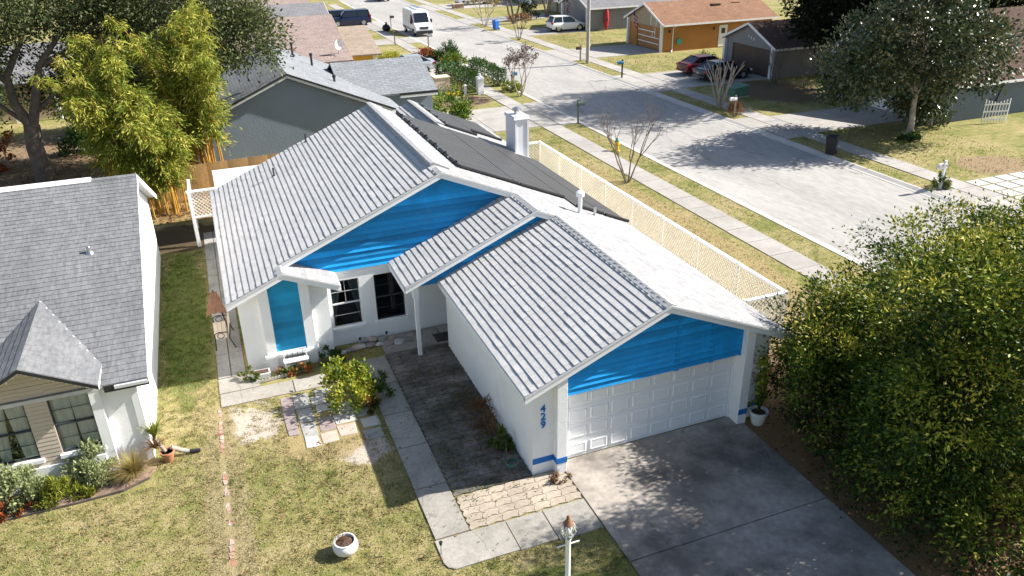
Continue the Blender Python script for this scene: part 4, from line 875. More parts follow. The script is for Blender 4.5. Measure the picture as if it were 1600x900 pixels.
# ------------------------------------------------------------------ vegetation
def unit(a): return a/np.maximum(np.linalg.norm(a, axis=1, keepdims=True), 1e-6)
def leafmesh(P, D, size, asp=.45, side=None):
    """one bent four-point leaf per row of P along D"""
    n = len(P); r = rng.normal(size=(n, 3)) if side is None else side
    S_ = unit(np.cross(D, r)); Nn = np.cross(S_, D); L_ = size[:, None]
    v = np.stack([P, P+D*L_*.45+S_*L_*asp*.5+Nn*L_*.06, P+D*L_-Nn*L_*.05, P+D*L_*.45-S_*L_*asp*.5+Nn*L_*.06], 1).reshape(-1, 3)
    return v, np.arange(4*n).reshape(n, 4)
def leaves(name, P, D, size, tone, m, parent, asp=.45, kind=None, side=None):
    c = Vector(WL[parent.name]) if parent is not None else Vector((float(P[:, 0].mean()), float(P[:, 1].mean()), 0))
    V, F_ = leafmesh(P-np.array(c), unit(D), size, asp, side)
    me = npmesh(name, V, F_, np.repeat(np.clip(tone, 0, 1), 4)); me.materials.append(MATS[m])
    o = link(name, me, parent, c)
    if kind: o['kind'] = kind
    return o
def lump(d, seed, k=7):          # smooth lumpy radius over directions
    r = np.random.default_rng(seed); a = unit(r.normal(size=(k, 3))); w_ = r.uniform(-1, 1, k)
    return sum(w_[i]*np.exp(4*(d@a[i]-1)) for i in range(k))
def crown(name, blobs, m, parent, leaf=.12, per=60, clump=.35, asp=.45, seed=1, inner=.5, droop=.0, tone0=.45, tvar=.22, zmin=.3, lumpy=.25, topt=.1):
    """blobs: (centre, radii, number of leaf clumps); each clump a twig-end of leaves, so gaps stay open between them"""
    PP, DD, TT = [], [], []; ends = []
    for bi, (c, r_, n) in enumerate(blobs):
        c = np.array(c); r_ = np.array(r_)
        d = unit(rng.normal(size=(n, 3))); rad = rng.uniform(inner**3, 1, n)**(1/3)*(1+lumpy*lump(d, seed+bi))
        cc = c+d*rad[:, None]*r_; keep = cc[:, 2] > zmin; cc, d = cc[keep], d[keep]; n = len(cc); ends.append(cc)
        k = rng.integers(int(per*.6), int(per*1.4), n); idx = np.repeat(np.arange(n), k)
        cs_ = clump*rng.uniform(.6, 1.4, n)
        off = rng.normal(size=(len(idx), 3))*cs_[idx, None]*np.array([1, 1, .75])*.6
        P = cc[idx]+off; D = unit(off)*.8+d[idx]*.5+rng.normal(size=(len(idx), 3))*.6; D[:, 2] -= droop
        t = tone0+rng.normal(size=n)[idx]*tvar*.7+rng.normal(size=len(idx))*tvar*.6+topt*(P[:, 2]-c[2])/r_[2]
        PP.append(P); DD.append(D); TT.append(t)
    P = np.concatenate(PP); P[:, 2] = np.maximum(P[:, 2], .06); D = np.concatenate(DD); T_ = np.concatenate(TT)
    leaves(name, P, D, leaf*rng.uniform(.65, 1.25, len(P)), T_, m, parent, asp)
    return np.concatenate(ends)
def limb(parent, pts, r0, r1, m, name='limb', n=7):
    pts = [Vector(p) for p in pts]; k = len(pts)
    ob(name, MB().tube(pts, [r0+(r1-r0)*i/(k-1) for i in range(k)], n), m, parent, smooth=True)
def wob(a, b_, k, amp):
    a, b_ = Vector(a), Vector(b_); out = []
    for i in range(k+1):
        t = i/k; s = math.sin(math.pi*t)*amp
        out.append(a.lerp(b_, t)+Vector((random.uniform(-s, s), random.uniform(-s, s), random.uniform(-s, s)*.6)))
    return out
def twigs(parent, base, ends, n, r0, m, amp=.25, name='branches'):
    mb = MB()
    for e in random.sample(list(map(tuple, ends)), min(n, len(ends))):
        mb.tube(wob(base(e), e, 4, amp), [r0, r0*.8, r0*.6, r0*.4, r0*.2], 5, cap=False)
    ob(name, mb, m, parent, smooth=True, kind='stuff')

# the dense tree beside the driveway
t = thing('tree', 'dense round broadleaf tree beside the driveway and garage', 'tree', (16.2, 12.0, 0))
e = crown('crown', [((16.3, 11.9, 2.6), (3.6, 3.2, 2.1), 500), ((13.45, 12.7, 1.8), (1.15, 1.3, 1.5), 90), ((18.4, 13.2, 3.2), (2.8, 2.6, 2.2), 380), ((14.6, 14.0, 2.4), (1.7, 1.5, 1.7), 190), ((14.2, 10.6, 1.9), (2.3, 2.2, 1.7), 230), ((17.4, 9.6, 3.3), (2.6, 2.4, 2.2), 240), ((15.3, 9.5, 3.9), (2.4, 2.2, 1.8), 200), ((19.8, 12.4, 3.6), (2.3, 2.4, 2.2), 300), ((14.6, 8.4, 1.3), (2.2, 2.0, 1.3), 150), ((17.2, 7.4, 1.9), (2.6, 2.0, 1.9), 150), ((14.9, 8.8, 5.3), (1.9, 1.6, 1.2), 110), ((13.9, 10.3, 5.5), (1.5, 1.3, 1.1), 55), ((15.4, 10.2, 5.5), (1.8, 1.3, 1.1), 60), ((13.2, 9.4, 3.6), (1.5, 1.5, 1.6), 90)], 'leaf_laurel', t, leaf=.118, per=82, clump=.34, seed=3, inner=.6, topt=.34, tone0=.33, tvar=.28, zmin=.3, lumpy=.4)  # topt yellows the top: new growth, plus sunlight put into leaf tone
limb(t, [(15.9, 11.9, -.05), (15.85, 11.9, .6), (15.9, 12.0, 1.3)], .20, .16, 'bark', 'trunk')
for q in ((14.2, 12.6, 3.6), (17.3, 12.8, 4.4), (15.4, 10.6, 3.9), (16.2, 13.6, 4.2), (15.6, 11.9, 5.0)): limb(t, wob((15.9, 12.0, 1.2), q, 4, .15), .11, .03, 'bark')
twigs(t, lambda q: (15.9+(q[0]-15.9)*.35, 12+(q[1]-12)*.35, 1.2+(q[2]-1.2)*.45), e, 160, .028, 'bark')
# oak of the back yard
t = thing('oak_tree', 'large spreading oak with forked trunk in the back yard', 'tree', (-8.9, 48, 0))
e = crown('crown', [((-11.5, 49, 9.2), (4.4, 4, 3.2), 330), ((-6, 48.5, 10.5), (4.5, 4.2, 3.2), 380), ((-.5, 48, 9.2), (4.2, 3.6, 3.2), 380), ((2.2, 46.5, 7.3), (2.5, 2.4, 2.0), 180), ((-12.5, 47, 6.6), (2.6, 2.2, 1.8), 140), ((-4, 50, 8.0), (3.5, 3, 2.2), 200), ((-6.8, 51, 4.6), (2.6, 2, 1.6), 90), ((-13.5, 50, 4.6), (2.2, 2, 1.8), 80)], 'leaf_oak', t, leaf=.22, per=46, clump=.62, seed=11, inner=.35, tone0=.45, tvar=.28, lumpy=.4)
limb(t, [(-8.9, 48, -.1), (-8.85, 48, .5), (-8.95, 48, 1.8), (-8.8, 48, 3.0)], .50, .40, 'bark', 'trunk', 12)
for pts, r0 in (([(-8.8, 48, 2.8), (-9.3, 48, 4.2), (-9.3, 48.1, 5.6), (-8.3, 48.3, 7.2), (-7.2, 48.5, 9.5)], .30), ([(-8.8, 48, 2.8), (-8.2, 48, 4.6), (-7.7, 47.9, 6.0), (-6.3, 47.9, 7.6), (-4.2, 48, 9)], .27), ([(-9.3, 48, 5.2), (-10.4, 48.4, 6.6), (-12, 49, 8.4)], .17), ([(-7.7, 48, 6.0), (-5.6, 48.2, 6.8), (-2.6, 48, 7.9), (.4, 47.6, 8.6)], .17), ([(-8.5, 48, 3.6), (-7.2, 48.6, 4.6), (-6.4, 49.5, 5.6)], .14), ([(-8.9, 48, 3), (-9.9, 48.2, 4.0), (-11.5, 48.6, 5.8)], .15)):
    limb(t, pts, r0, .06, 'bark', n=9)
twigs(t, lambda q: (-8+(q[0]+8)*.6, 48+(q[1]-48)*.6, 6+(q[2]-6)*.65), e, 150, .04, 'bark', .5)
t = thing('tree', 'leafy understorey tree in the shade behind the oak', 'tree', (-5.5, 58, 0))
crown('crown', [((-5.5, 58, 3.2), (3.6, 2.2, 2.4), 240), ((-14.5, 60, 3.6), (3.2, 2.2, 2.8), 200), ((-1, 56, 4.2), (2.6, 2, 2.4), 150)], 'leaf_oak', t, leaf=.26, per=42, clump=.7, seed=51, inner=.3, tone0=.3)
for q in ((-5.5, 58, 3), (-14.3, 60, 3), (-1.1, 56, 3.6)): limb(t, wob((q[0], q[1], -.1), q, 3, .2), .16, .06, 'bark', 'trunk')
# bamboo
def bamboo(loc, label, culms, spread, h, seed):
    r = random.Random(seed); b_ = thing('bamboo', label, 'bamboo', loc, 'bamboo clumps behind the houses'); P, D, T_ = [], [], []
    for i in range(culms):
        a = r.uniform(0, 6.28); bx, by_ = loc[0]+r.gauss(0, .38), loc[1]+r.gauss(0, .38); hh = h*r.uniform(.6, 1.05); sp = spread*r.uniform(.25, 1.0)
        pts = []
        for k in range(9):
            u = k/8; pts.append(Vector((bx+math.cos(a)*sp*u**2.1, by_+math.sin(a)*sp*u**2.1, hh*(u-.16*u**4))))
        ob('culm', MB().tube(pts, [.05*(1-.85*k/8) for k in range(9)], 6), 'culm', b_, smooth=True)
        for q in range(48):      # leafy side branches, drooping
            u = r.uniform(.24, 1.0)**.8; k = min(int(u*8), 7); p = pts[k].lerp(pts[k+1], u*8-k); aa = r.uniform(0, 6.28); ln = r.uniform(.3, 1.05)*(1.15-.5*u)
            tone_c = r.gauss(.52, .22)+.12*(p.z/h-.5)
            n = 24; s_ = np.linspace(.15, 1, n)+rng.normal(size=n)*.05
            pp = np.stack([p.x+math.cos(aa)*ln*s_, p.y+math.sin(aa)*ln*s_, p.z+.30*ln*s_-.75*ln*s_**2], 1)+rng.normal(size=(n, 3))*.10
            dd_ = np.stack([np.full(n, math.cos(aa)), np.full(n, math.sin(aa)), np.full(n, -.75)], 1)+rng.normal(size=(n, 3))*.55
            P.append(pp); D.append(dd_); T_.append(tone_c+rng.normal(size=n)*.14)
    P = np.concatenate(P); P[:, 2] = np.maximum(P[:, 2], .1); leaves('foliage', P, np.concatenate(D), .25*rng.uniform(.6, 1.25, len(P)), np.concatenate(T_), 'leaf_bamboo', b_, asp=.18)
bamboo((-4.1, 40.6, 0), 'tall yellow green bamboo clump behind the weathered roof', 26, 2.4, 9.2, 1)
bamboo((-2.7, 39.4, 0), 'bamboo clump with bare golden canes at the foot of the lattice screen', 20, 1.7, 6.8, 2)
bamboo((-.6, 42.4, 0), 'bamboo clump leaning towards the blue grey gable wall', 26, 2.9, 11.0, 3)
# magnolia and dark oak across the street
t = thing('magnolia_tree', 'glossy leaved magnolia on the lawn across the street', 'tree', (38.9, 34.6, 0))
e = crown('crown', [((38.6, 34.6, 5.6), (4.4, 4.0, 2.9), 330), ((35.6, 35.4, 4.8), (2.5, 2.2, 2.0), 120), ((41.6, 33.8, 5.2), (2.6, 2.3, 2.3), 140), ((38.5, 34.8, 8.2), (2.6, 2.5, 2.2), 140), ((40.8, 36.0, 2.2), (1.7, 1.6, 1.7), 130), ((36.8, 37.5, 3.3), (2.4, 2.0, 1.8), 130)], 'leaf_magnolia', t, leaf=.26, per=34, clump=.55, seed=21, inner=.35, asp=.5, tone0=.42, tvar=.26, zmin=.5, lumpy=.4)
limb(t, [(38.9, 34.6, -.1), (38.95, 34.6, .9), (38.85, 34.6, 1.8), (38.9, 34.7, 3.6), (38.7, 34.7, 6.5)], .22, .07, 'bark_pale', 'trunk', 9)
for q in ((36, 35.2, 5), (41.4, 34, 5.2), (38.2, 36.6, 5.5), (39.4, 32.6, 5.4), (37.2, 33.4, 6.2)): limb(t, wob((38.9, 34.7, 2.6), q, 4, .2), .09, .025, 'bark_pale')
twigs(t, lambda q: (38.8+(q[0]-38.8)*.4, 34.7+(q[1]-34.7)*.4, 2.8+(q[2]-2.8)*.5), e, 80, .03, 'bark')
t = thing('oak_tree', 'huge dark evergreen tree shading the grey sided house', 'tree', (47, 47.6, 0))
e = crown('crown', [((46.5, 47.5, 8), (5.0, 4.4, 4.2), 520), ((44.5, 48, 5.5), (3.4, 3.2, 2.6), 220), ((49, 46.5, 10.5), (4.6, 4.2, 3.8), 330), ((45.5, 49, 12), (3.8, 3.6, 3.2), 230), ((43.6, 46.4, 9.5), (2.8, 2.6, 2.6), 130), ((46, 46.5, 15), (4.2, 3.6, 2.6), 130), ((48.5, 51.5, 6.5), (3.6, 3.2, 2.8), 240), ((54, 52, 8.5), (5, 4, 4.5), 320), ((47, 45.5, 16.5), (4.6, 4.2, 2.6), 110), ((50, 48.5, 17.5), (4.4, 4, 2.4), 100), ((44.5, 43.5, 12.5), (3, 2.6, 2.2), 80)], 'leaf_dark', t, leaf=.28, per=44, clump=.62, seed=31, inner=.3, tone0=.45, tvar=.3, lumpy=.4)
limb(t, [(47, 47.6, -.1), (47, 47.5, 2), (46.8, 47.5, 4.5), (46.7, 47.5, 9), (47.2, 47, 15)], .5, .12, 'bark_dark', 'trunk', 10)
for q in ((44, 48, 7), (49.5, 46.5, 10), (45.5, 49, 11), (47, 45.5, 9)): limb(t, wob((46.9, 47.5, 3.5), q, 4, .3), .2, .05, 'bark_dark')
t = thing('tree', 'dark tree behind the brown roofed house', 'tree', (60, 52, 0))
crown('crown', [((60, 52, 6), (6, 4, 4), 300), ((66, 50, 6), (5, 4, 4), 260)], 'leaf_dark', t, leaf=.35, per=40, clump=.9, seed=41, inner=.3); limb(t, [(60, 52, -.1), (60, 52, 4)], .3, .2, 'bark_dark', 'trunk')

# leafless trees
def bare(name, label, loc, stems, h, spread, m, seed, r0=.05, depth=3, group=None, heads=None, cut=False):
    r = random.Random(seed); t = thing(name, label, 'tree', loc, group); L0 = Vector(loc); tips = []
    for s in range(stems):
        a = 6.283*s/stems+r.uniform(-.4, .4); mb = MB()
        def grow(p, d, ln, rad, lev):
            q = p+d*ln; mid = p.lerp(q, .5)+Vector((r.uniform(-1, 1), r.uniform(-1, 1), r.uniform(-.5, .5)))*ln*.07
            mb.tube([p, mid, q], [rad, rad*.85, rad*(.72 if not cut else .8)], 6 if lev > 1 else 4)
            if lev == 0: tips.append(q); return
            for k in range(r.choice((2, 2, 3)) if lev > 0 else 0):
                nd = (d+Vector((r.uniform(-1, 1), r.uniform(-1, 1), r.uniform(-.1, .9)))*.55).normalized(); grow(q, nd, ln*r.uniform(.55, .8), rad*.62, lev-1)
        grow(L0+Vector((math.cos(a)*.08, math.sin(a)*.08, -.05)), Vector((math.cos(a)*spread, math.sin(a)*spread, 1)).normalized(), h*(.44 if not cut else .62), r0, depth)
        ob('stem', mb, m, t, smooth=True)
    if heads:
        c = np.array([tuple(q) for q in tips]); idx = np.repeat(np.arange(len(c)), heads[1]); P = c[idx]+rng.normal(size=(len(idx), 3))*heads[2]
        leaves(heads[3], P, rng.normal(size=P.shape), heads[2]*1.3*rng.uniform(.6, 1.2, len(P)), rng.uniform(0, 1, len(P)), heads[0], t, asp=.7)
    return t
bare('bare_tree', 'leafless multi-stemmed tree between lattice fence and sidewalk', (19.67, 34.3, 0), 4, 3.2, .46, 'bark', 5, .048, 5)
bare('crape_myrtle', 'crape myrtle with dry seed heads beside the blue mailbox', (22.45, 56.0, 0), 6, 3.2, .36, 'bark_pale', 6, .045, 3, heads=('seed_heads', 16, .11, 'seed_heads'))
bare('crape_myrtle', 'hard pruned pale crape myrtle beside the green utility box', (33.6, 46.2, 0), 9, 3.2, .34, 'bark_pale', 7, .075, 1, cut=True)
bare('bare_shrub', 'thin leafless shrub beside the grey garage pillar', (42.3, 51.4, 0), 6, 2.8, .3, 'bark', 8, .035, 3)
bare('bare_shrub', 'small leafless tree in the shade of the huge dark tree', (43.2, 49.0, 0), 2, 3.2, .2, 'bark', 9, .05, 3)
bare('small_tree', 'short tree with sparse orange leaves by the far kerb', (32.95, 82.4, 0), 4, 2.6, .35, 'bark', 10, .05, 3, heads=('leaf_dry', 12, .13, 'dry_leaves'))
bare('small_tree', 'pair of thin pale saplings beside the blue bin', (33.2, 94.0, 0), 5, 3.4, .4, 'bark_pale', 12, .05, 3, heads=('leaf_straw', 12, .16, 'dry_leaves'))
bare('bare_tree', 'leaning leafless tree in front of the far beige house', (37.4, 95.2, 0), 3, 6.5, .3, 'bark', 13, .16, 4)
bare('bare_tree', 'leafless tree standing close to the far beige house wall', (43.7, 99.4, 0), 4, 6.0, .28, 'bark', 14, .14, 4)

# shrubs and hedges
def bush(name, label, loc, r_, h, m, leaf, n, asp=.45, cat='shrub', tone0=.5, seed=1, group=None, up=.3, tvar=.2, stem=True):
    t = thing(name, label, cat, loc, group)
    cl = max(10, n//55)
    d = unit(rng.normal(size=(cl, 3))); d[:, 2] = np.abs(d[:, 2]); rad = rng.uniform(.3, 1, cl)**.5*(1+.6*lump(d, seed))
    cc = np.array(loc)+np.stack([d[:, 0]*rad*r_[0], d[:, 1]*rad*r_[1], d[:, 2]*rad*h*.92+.06*h], 1)
    idx = rng.integers(0, cl, n); off = rng.normal(size=(n, 3))*min(r_)*.17; P = cc[idx]+off; P[:, 2] = np.maximum(P[:, 2], .04)
    D = d[idx]*.5+rng.normal(size=(n, 3))*.7; D[:, 2] += up
    leaves('foliage', P, D, leaf*rng.uniform(.6, 1.3, n), tone0+rng.normal(size=cl)[idx]*tvar*.6+rng.normal(size=n)*tvar*.7, m, t, asp)
    if stem:
        mb = MB()
        for q in cc[:10]: mb.tube([(loc[0], loc[1], 0), tuple((np.array(loc)*.4+q*.6)*[1, 1, .9]), tuple(q)], [.018, .012, .005], 5)
        ob('stems', mb, 'bark', t)
    return t
def hedge(label, x0, x1, y0, y1, h, n, m='leaf_hedge', leaf=.15):
    t = thing('hedge', label, 'hedge', ((x0+x1)/2, (y0+y1)/2, 0)); u = rng.uniform(-1, 1, (n, 3)); ax = rng.integers(0, 3, n)
    u[np.arange(n), ax] = np.sign(u[np.arange(n), ax])*rng.uniform(.82, 1.04, n); u[:, 2] = np.where((ax == 2), np.abs(u[:, 2]), u[:, 2])
    P = np.stack([(x0+x1)/2+u[:, 0]*(x1-x0)/2, (y0+y1)/2+u[:, 1]*(y1-y0)/2, h*(u[:, 2]*.5+.5)*(1+.09*np.sin(u[:, 1]*9)*np.cos(u[:, 0]*3))], 1)+rng.normal(size=(n, 3))*.06; P[:, 2] = np.maximum(P[:, 2], .05)
    leaves('foliage', P, u+rng.normal(size=(n, 3))*.7, leaf*rng.uniform(.6, 1.3, n), .62+rng.normal(size=n)*.28, m, t)
    mb = MB()
    for k in range(6): y = y0+(y1-y0)*(k+.5)/6; mb.tube([((x0+x1)/2, y, 0), ((x0+x1)/2, y, h*.8)], [.03, .015], 5)
    ob('stems', mb, 'bark', t)
bush('shrub', 'yellow green leafy bush at the corner of the garden path', (2.5, 19.75, 0), (.62, .60), 1.15, 'leaf_bush', .14, 2300, seed=2, tone0=.56, tvar=.34, up=.7)
bush('shrub', 'dark weedy shrub tangled behind the yellow green bush', (3.05, 19.9, 0), (.34, .5), .75, 'leaf_weed', .12, 900, seed=3, tone0=.3)
bush('shrub', 'low reddish shrub at the foot of the yellow green bush', (2.85, 19.25, 0), (.3, .32), .35, 'leaf_red', .10, 600, seed=4, tone0=.25)
bush('shrub', 'silver leaved shrub below the right window of the beige bay', (-4.3, 18.58, 0), (.55, .38), 1.15, 'leaf_silver', .10, 3200, seed=5, up=.9)
bush('shrub', 'silver leaved shrub between the two windows of the beige bay', (-5.75, 18.52, 0), (.62, .42), 1.10, 'leaf_silver', .10, 3400, seed=6, up=.9)
bush('shrub', 'feathery lime green shrub at the front of the mulched bed', (-5.0, 18.22, 0), (.45, .26), .72, 'leaf_lime', .13, 2600, asp=.16, seed=7, up=.9)
bush('shrub', 'tiny lime green tuft between the silver shrub and the ornamental grass', (-4.38, 18.18, 0), (.2, .16), .3, 'leaf_lime', .11, 500, asp=.18, seed=8, up=.9)
bush('shrub', 'reddish groundcover plant at the edge of the mulched bed', (-6.05, 18.12, 0), (.5, .16), .35, 'leaf_red', .09, 1100, seed=9, tone0=.45)
bush('croton', 'red and orange leaved croton beyond the oak trunk', (-11.6, 51.4, 0), (.9, .9), 1.9, 'leaf_red', .24, 1500, seed=10, tone0=.65)
bush('shrub', 'green shrub growing behind the oak trunk', (-7.2, 53.0, 0), (1.6, 1.2), 1.9, 'leaf_hedge', .2, 2400, seed=11)
bush('shrub', 'leafy green shrub at the wing corner of the blue grey house', (15.4, 53.0-1.6, 0), (1.9, 1.2), 1.5, 'leaf_bush', .22, 3200, seed=12, tone0=.18, tvar=.2)
bush('topiary', 'clipped round shrub by the near kerb', (22.5, 73.6, 0), (.95, .95), 1.7, 'leaf_hedge', .18, 2400, seed=13)
bush('shrub', 'low yellow green shrub below the clipped round one', (22.4, 71.9, 0), (1.2, .8), .9, 'leaf_bush', .18, 1800, seed=14, tone0=.3)
bush('shrub', 'bright yellow green shrub at the foot of the blue mailbox', (22.7, 58.0, 0), (.75, .6), .75, 'leaf_bush', .16, 1200, seed=15, tone0=.4)
bush('shrub', 'flowering reddish shrub in front of the silver car', (20.6, 76.2, 0), (1.1, .8), .9, 'leaf_red', .18, 1400, seed=16, tone0=.55)
bush('shrub', 'green shrub next to the flowering reddish one', (21.2, 74.2, 0), (.9, .8), 1.1, 'leaf_hedge', .18, 1400, seed=17)
bush('shrub', 'yellow flowering groundcover behind the grey wing roof', (17.6, 77.3, 0), (1.3, .9), .6, 'leaf_bush', .16, 1300, seed=18, tone0=.7)
bush('shrub', 'dark rounded shrub growing beside the magnolia trunk', (42.2, 36.4, 0), (1.2, 1.0), 1.5, 'leaf_magnolia', .2, 1400, seed=19, tone0=.35)
bush('shrub', 'clipped shrub by the pillar of the grey sided house', (42.2, 60.6, 0), (.8, .8), 1.1, 'leaf_bush', .18, 1200, seed=20, tone0=.25)
bush('shrub', 'leafy tangle at the foot of the mailbox by the paved drive', (33.2, 27.0, 0), (.45, .4), .75, 'leaf_weed', .13, 900, seed=21, tone0=.45)
bush('shrub', 'brown dried grass clump behind the white mailbox', (33.3, 43.9, 0), (.45, .5), 1.1, 'leaf_dry', .26, 900, asp=.12, seed=22, up=1.2)
bush('shrub', 'green sprouts at the foot of the magnolia', (38.8, 34.3, 0), (.7, .5), .5, 'leaf_hedge', .16, 700, seed=23)
bush('shrub', 'dark shrub in front of the far beige house', (40.6, 97.4, 0), (1.3, 1.1), 2.4, 'leaf_dark', .24, 1200, seed=24)
bush('weeds', 'green weeds growing against the garage side wall', (5.75, 16.1, 0), (.3, .34), .6, 'leaf_weed', .13, 500, seed=25, tone0=.3, cat='weeds')
bush('weeds', 'dry weeds at the foot of the numbered garage pillar', (6.6, 14.2, 0), (.22, .14), .16, 'leaf_dry', .10, 260, asp=.2, seed=26, cat='weeds', up=.8)
bush('weeds', 'dead brown stems piled along the garage side wall', (5.7, 17.3, 0), (.3, .9), .35, 'leaf_dry', .22, 700, asp=.08, seed=27, cat='weeds')
bush('weeds', 'weeds along the foot of the bay front', (1.1, 22.05, 0), (.8, .18), .3, 'leaf_weed', .10, 700, seed=28, cat='weeds', tone0=.6)
bush('weeds', 'orange tinged weeds below the little white bench', (1.35, 21.9, 0), (.32, .16), .34, 'leaf_red', .09, 500, seed=29, cat='weeds', tone0=.85)
bush('weeds', 'dark green weeds in the corner right of the bay', (2.3, 22.2, 0), (.45, .25), .45, 'leaf_hedge', .10, 700, seed=30, cat='weeds')
bush('weeds', 'weeds at the corner of the side path and the garden path', (-.05, 22.1, 0), (.28, .2), .32, 'leaf_weed', .09, 400, seed=31, cat='weeds', tone0=.5)
hedge('clipped hedge beside the little white gate pillar', 18.3, 20.0, 58.8, 64.6, 1.45, 7000)
hedge('clipped hedge between the kerb and the sidewalk', 21.9, 22.9, 60.2, 66.6, 1.2, 5000)
# fountain of dry ornamental grass, spiky yucca in a pot
def tuft(name, label, loc, n, ln, m, width, lean, cat, part='blades', tone0=.5):
    t = thing(name, label, cat, loc) if isinstance(label, str) else label; V, F_, T_ = [], [], []
    for i in range(n):
        a = random.uniform(0, 6.283); l = ln*random.uniform(.6, 1.15); le = lean*random.uniform(.2, 1.1); w_ = width*random.uniform(.6, 1.2); b0 = len(V); ca, sa_ = math.cos(a), math.sin(a)
        for k in range(5):
            u = k/4; x = l*le*u**1.6; z = l*(u*(1-.12*le)-.62*le*u*u); ww = w_*(1-u*.92)
            V += [(ca*x-sa_*ww, sa_*x+ca*ww, max(z, .01)), (ca*x+sa_*ww, sa_*x-ca*ww, max(z, .01))]
        F_ += [(b0+2*k, b0+2*k+2, b0+2*k+3, b0+2*k+1) for k in range(4)]; T_ += [min(1, max(0, random.gauss(tone0, .25)+.2*(1-le)))]*10
    V = np.array(V)+np.array(loc)-np.array(WL[t.name]); me = npmesh(part, V, np.array(F_), T_); me.materials.append(MATS[m]); link(part, me, t, WL[t.name]); return t
tuft('ornamental_grass', 'fountain of straw coloured ornamental grass beside the potted yucca', (-3.32, 18.45, 0), 900, .95, 'leaf_straw', .008, .85, 'grass')

# ------------------------------------------------------------------ lawn blades (uncountable)
def vnoise(P, s, seed):
    g_ = np.random.default_rng(seed).uniform(-1, 1, (64, 64)); q = P*s; i = np.floor(q).astype(int); f_ = q-i; f_ = f_*f_*(3-2*f_); a, b = i[:, 0] % 64, i[:, 1] % 64; c, d = (a+1) % 64, (b+1) % 64
    return (g_[a, b]*(1-f_[:, 0])+g_[c, b]*f_[:, 0])*(1-f_[:, 1])+(g_[a, d]*(1-f_[:, 0])+g_[c, d]*f_[:, 0])*f_[:, 1]
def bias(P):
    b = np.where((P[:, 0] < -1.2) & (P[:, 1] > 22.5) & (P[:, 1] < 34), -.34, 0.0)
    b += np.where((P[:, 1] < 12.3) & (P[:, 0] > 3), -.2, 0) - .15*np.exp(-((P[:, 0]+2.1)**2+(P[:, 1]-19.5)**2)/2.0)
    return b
def blades(name, label, rects, dens, hgt, wid):
    PX = []
    for x0, x1, y0, y1 in rects:
        n = int((x1-x0)*(y1-y0)*dens); PX.append(np.stack([rng.uniform(x0, x1, n), rng.uniform(y0, y1, n)], 1))
    P = np.concatenate(PX)
    cl = np.clip(.6*vnoise(P, 5.5, 1)+.6*vnoise(P, 13, 2), -1, 1)
    keep = rng.uniform(0, 1, len(P)) < .55+.45*cl
    for cx, cy, rx, ry in ((-.35, 19.75, .7, .85), (2.35, 17.35, .6, .45), (1.16, 13.79, .3, .3)): keep &= ((P[:, 0]-cx)/rx)**2+((P[:, 1]-cy)/ry)**2 + 1.3*vnoise(P, 3.1, 9) + .8*vnoise(P, 9, 8) > .8+rng.normal(size=len(P))*.35
    keep &= ~((np.abs(P[:, 0]+1.2) < .08) & (P[:, 1] > 10) & (P[:, 1] < 21))
    P = P[keep]; cl = cl[keep]; n = len(P)
    a = rng.uniform(0, 6.283, n); h = hgt*rng.uniform(.4, 1.2, n)*(1+.5*cl); ln = rng.uniform(.2, 1.1, n)*h; w_ = wid*rng.uniform(.6, 1.3, n); b = rng.uniform(0, 6.283, n)
    base = np.stack([P[:, 0], P[:, 1], np.full(n, -.005)], 1); sd = np.stack([np.cos(b), np.sin(b), np.zeros(n)], 1)*w_[:, None]
    tip = base+np.stack([np.cos(a)*ln, np.sin(a)*ln, h], 1); V = np.stack([base-sd, base+sd, tip], 1).reshape(-1, 3)
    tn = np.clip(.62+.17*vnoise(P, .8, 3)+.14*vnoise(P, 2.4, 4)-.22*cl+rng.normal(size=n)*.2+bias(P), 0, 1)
    me = npmesh(name, V, np.arange(3*n).reshape(n, 3), np.repeat(tn, 3)); me.materials.append(MATS['grass']); o = link(name, me, None, (0, 0, 0)); tagit(o, label, 'grass', kind='stuff')
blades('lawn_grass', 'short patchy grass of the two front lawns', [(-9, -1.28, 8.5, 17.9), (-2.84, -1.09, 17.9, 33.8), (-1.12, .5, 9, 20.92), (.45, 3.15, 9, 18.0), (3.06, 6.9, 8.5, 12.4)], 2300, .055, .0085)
blades('verge_grass', 'dry grass strips along the sidewalk and kerb', [(16.3, 20.15, 12, 46.5), (21.52, 22.84, 14, 46.4)], 420, .05, .014)
blades('far_grass', 'grass of the front yards across the street', [(32.4, 33.66, 23.9, 37.5), (35.05, 42, 27.5, 37.8), (35.05, 41.8, 60, 67.4), (35.05, 42.2, 75, 84), (32.4, 33.6, 60, 67.8), (32.4, 33.6, 43.2, 52.4)], 90, .07, .024)

# ------------------------------------------------------------------ vehicles (built at the origin, nose along +X)
def loft(sts, m, name, parent):
    mb = MB(); n = 0; vs, fs = [], []
    for x, w_, zb_, zt_ in sts:
        hm = (zb_+zt_)/2; ring = [(0, zt_), (.62*w_, zt_-.005), (.90*w_, zt_-.045), (.985*w_, zt_-.16*(zt_-zb_)), (w_, hm), (.985*w_, zb_+.16*(zt_-zb_)), (.9*w_, zb_), (0, zb_)]
        full = [(y, z) for y, z in ring]+[(-y, z) for y, z in ring[-2:0:-1]]; n = len(full); vs += [(x, y, z) for y, z in full]
    for i in range(len(sts)-1):
        for k in range(n): fs.append((i*n+k, (i+1)*n+k, (i+1)*n+(k+1) % n, i*n+(k+1) % n))
    fs += [tuple(range(n)), tuple(range(len(sts)*n-1, (len(sts)-1)*n-1, -1))]; fs = [tuple(reversed(f)) for f in fs]
    return ob(name, mb.add(vs, fs), m, parent, smooth=True, local=True)
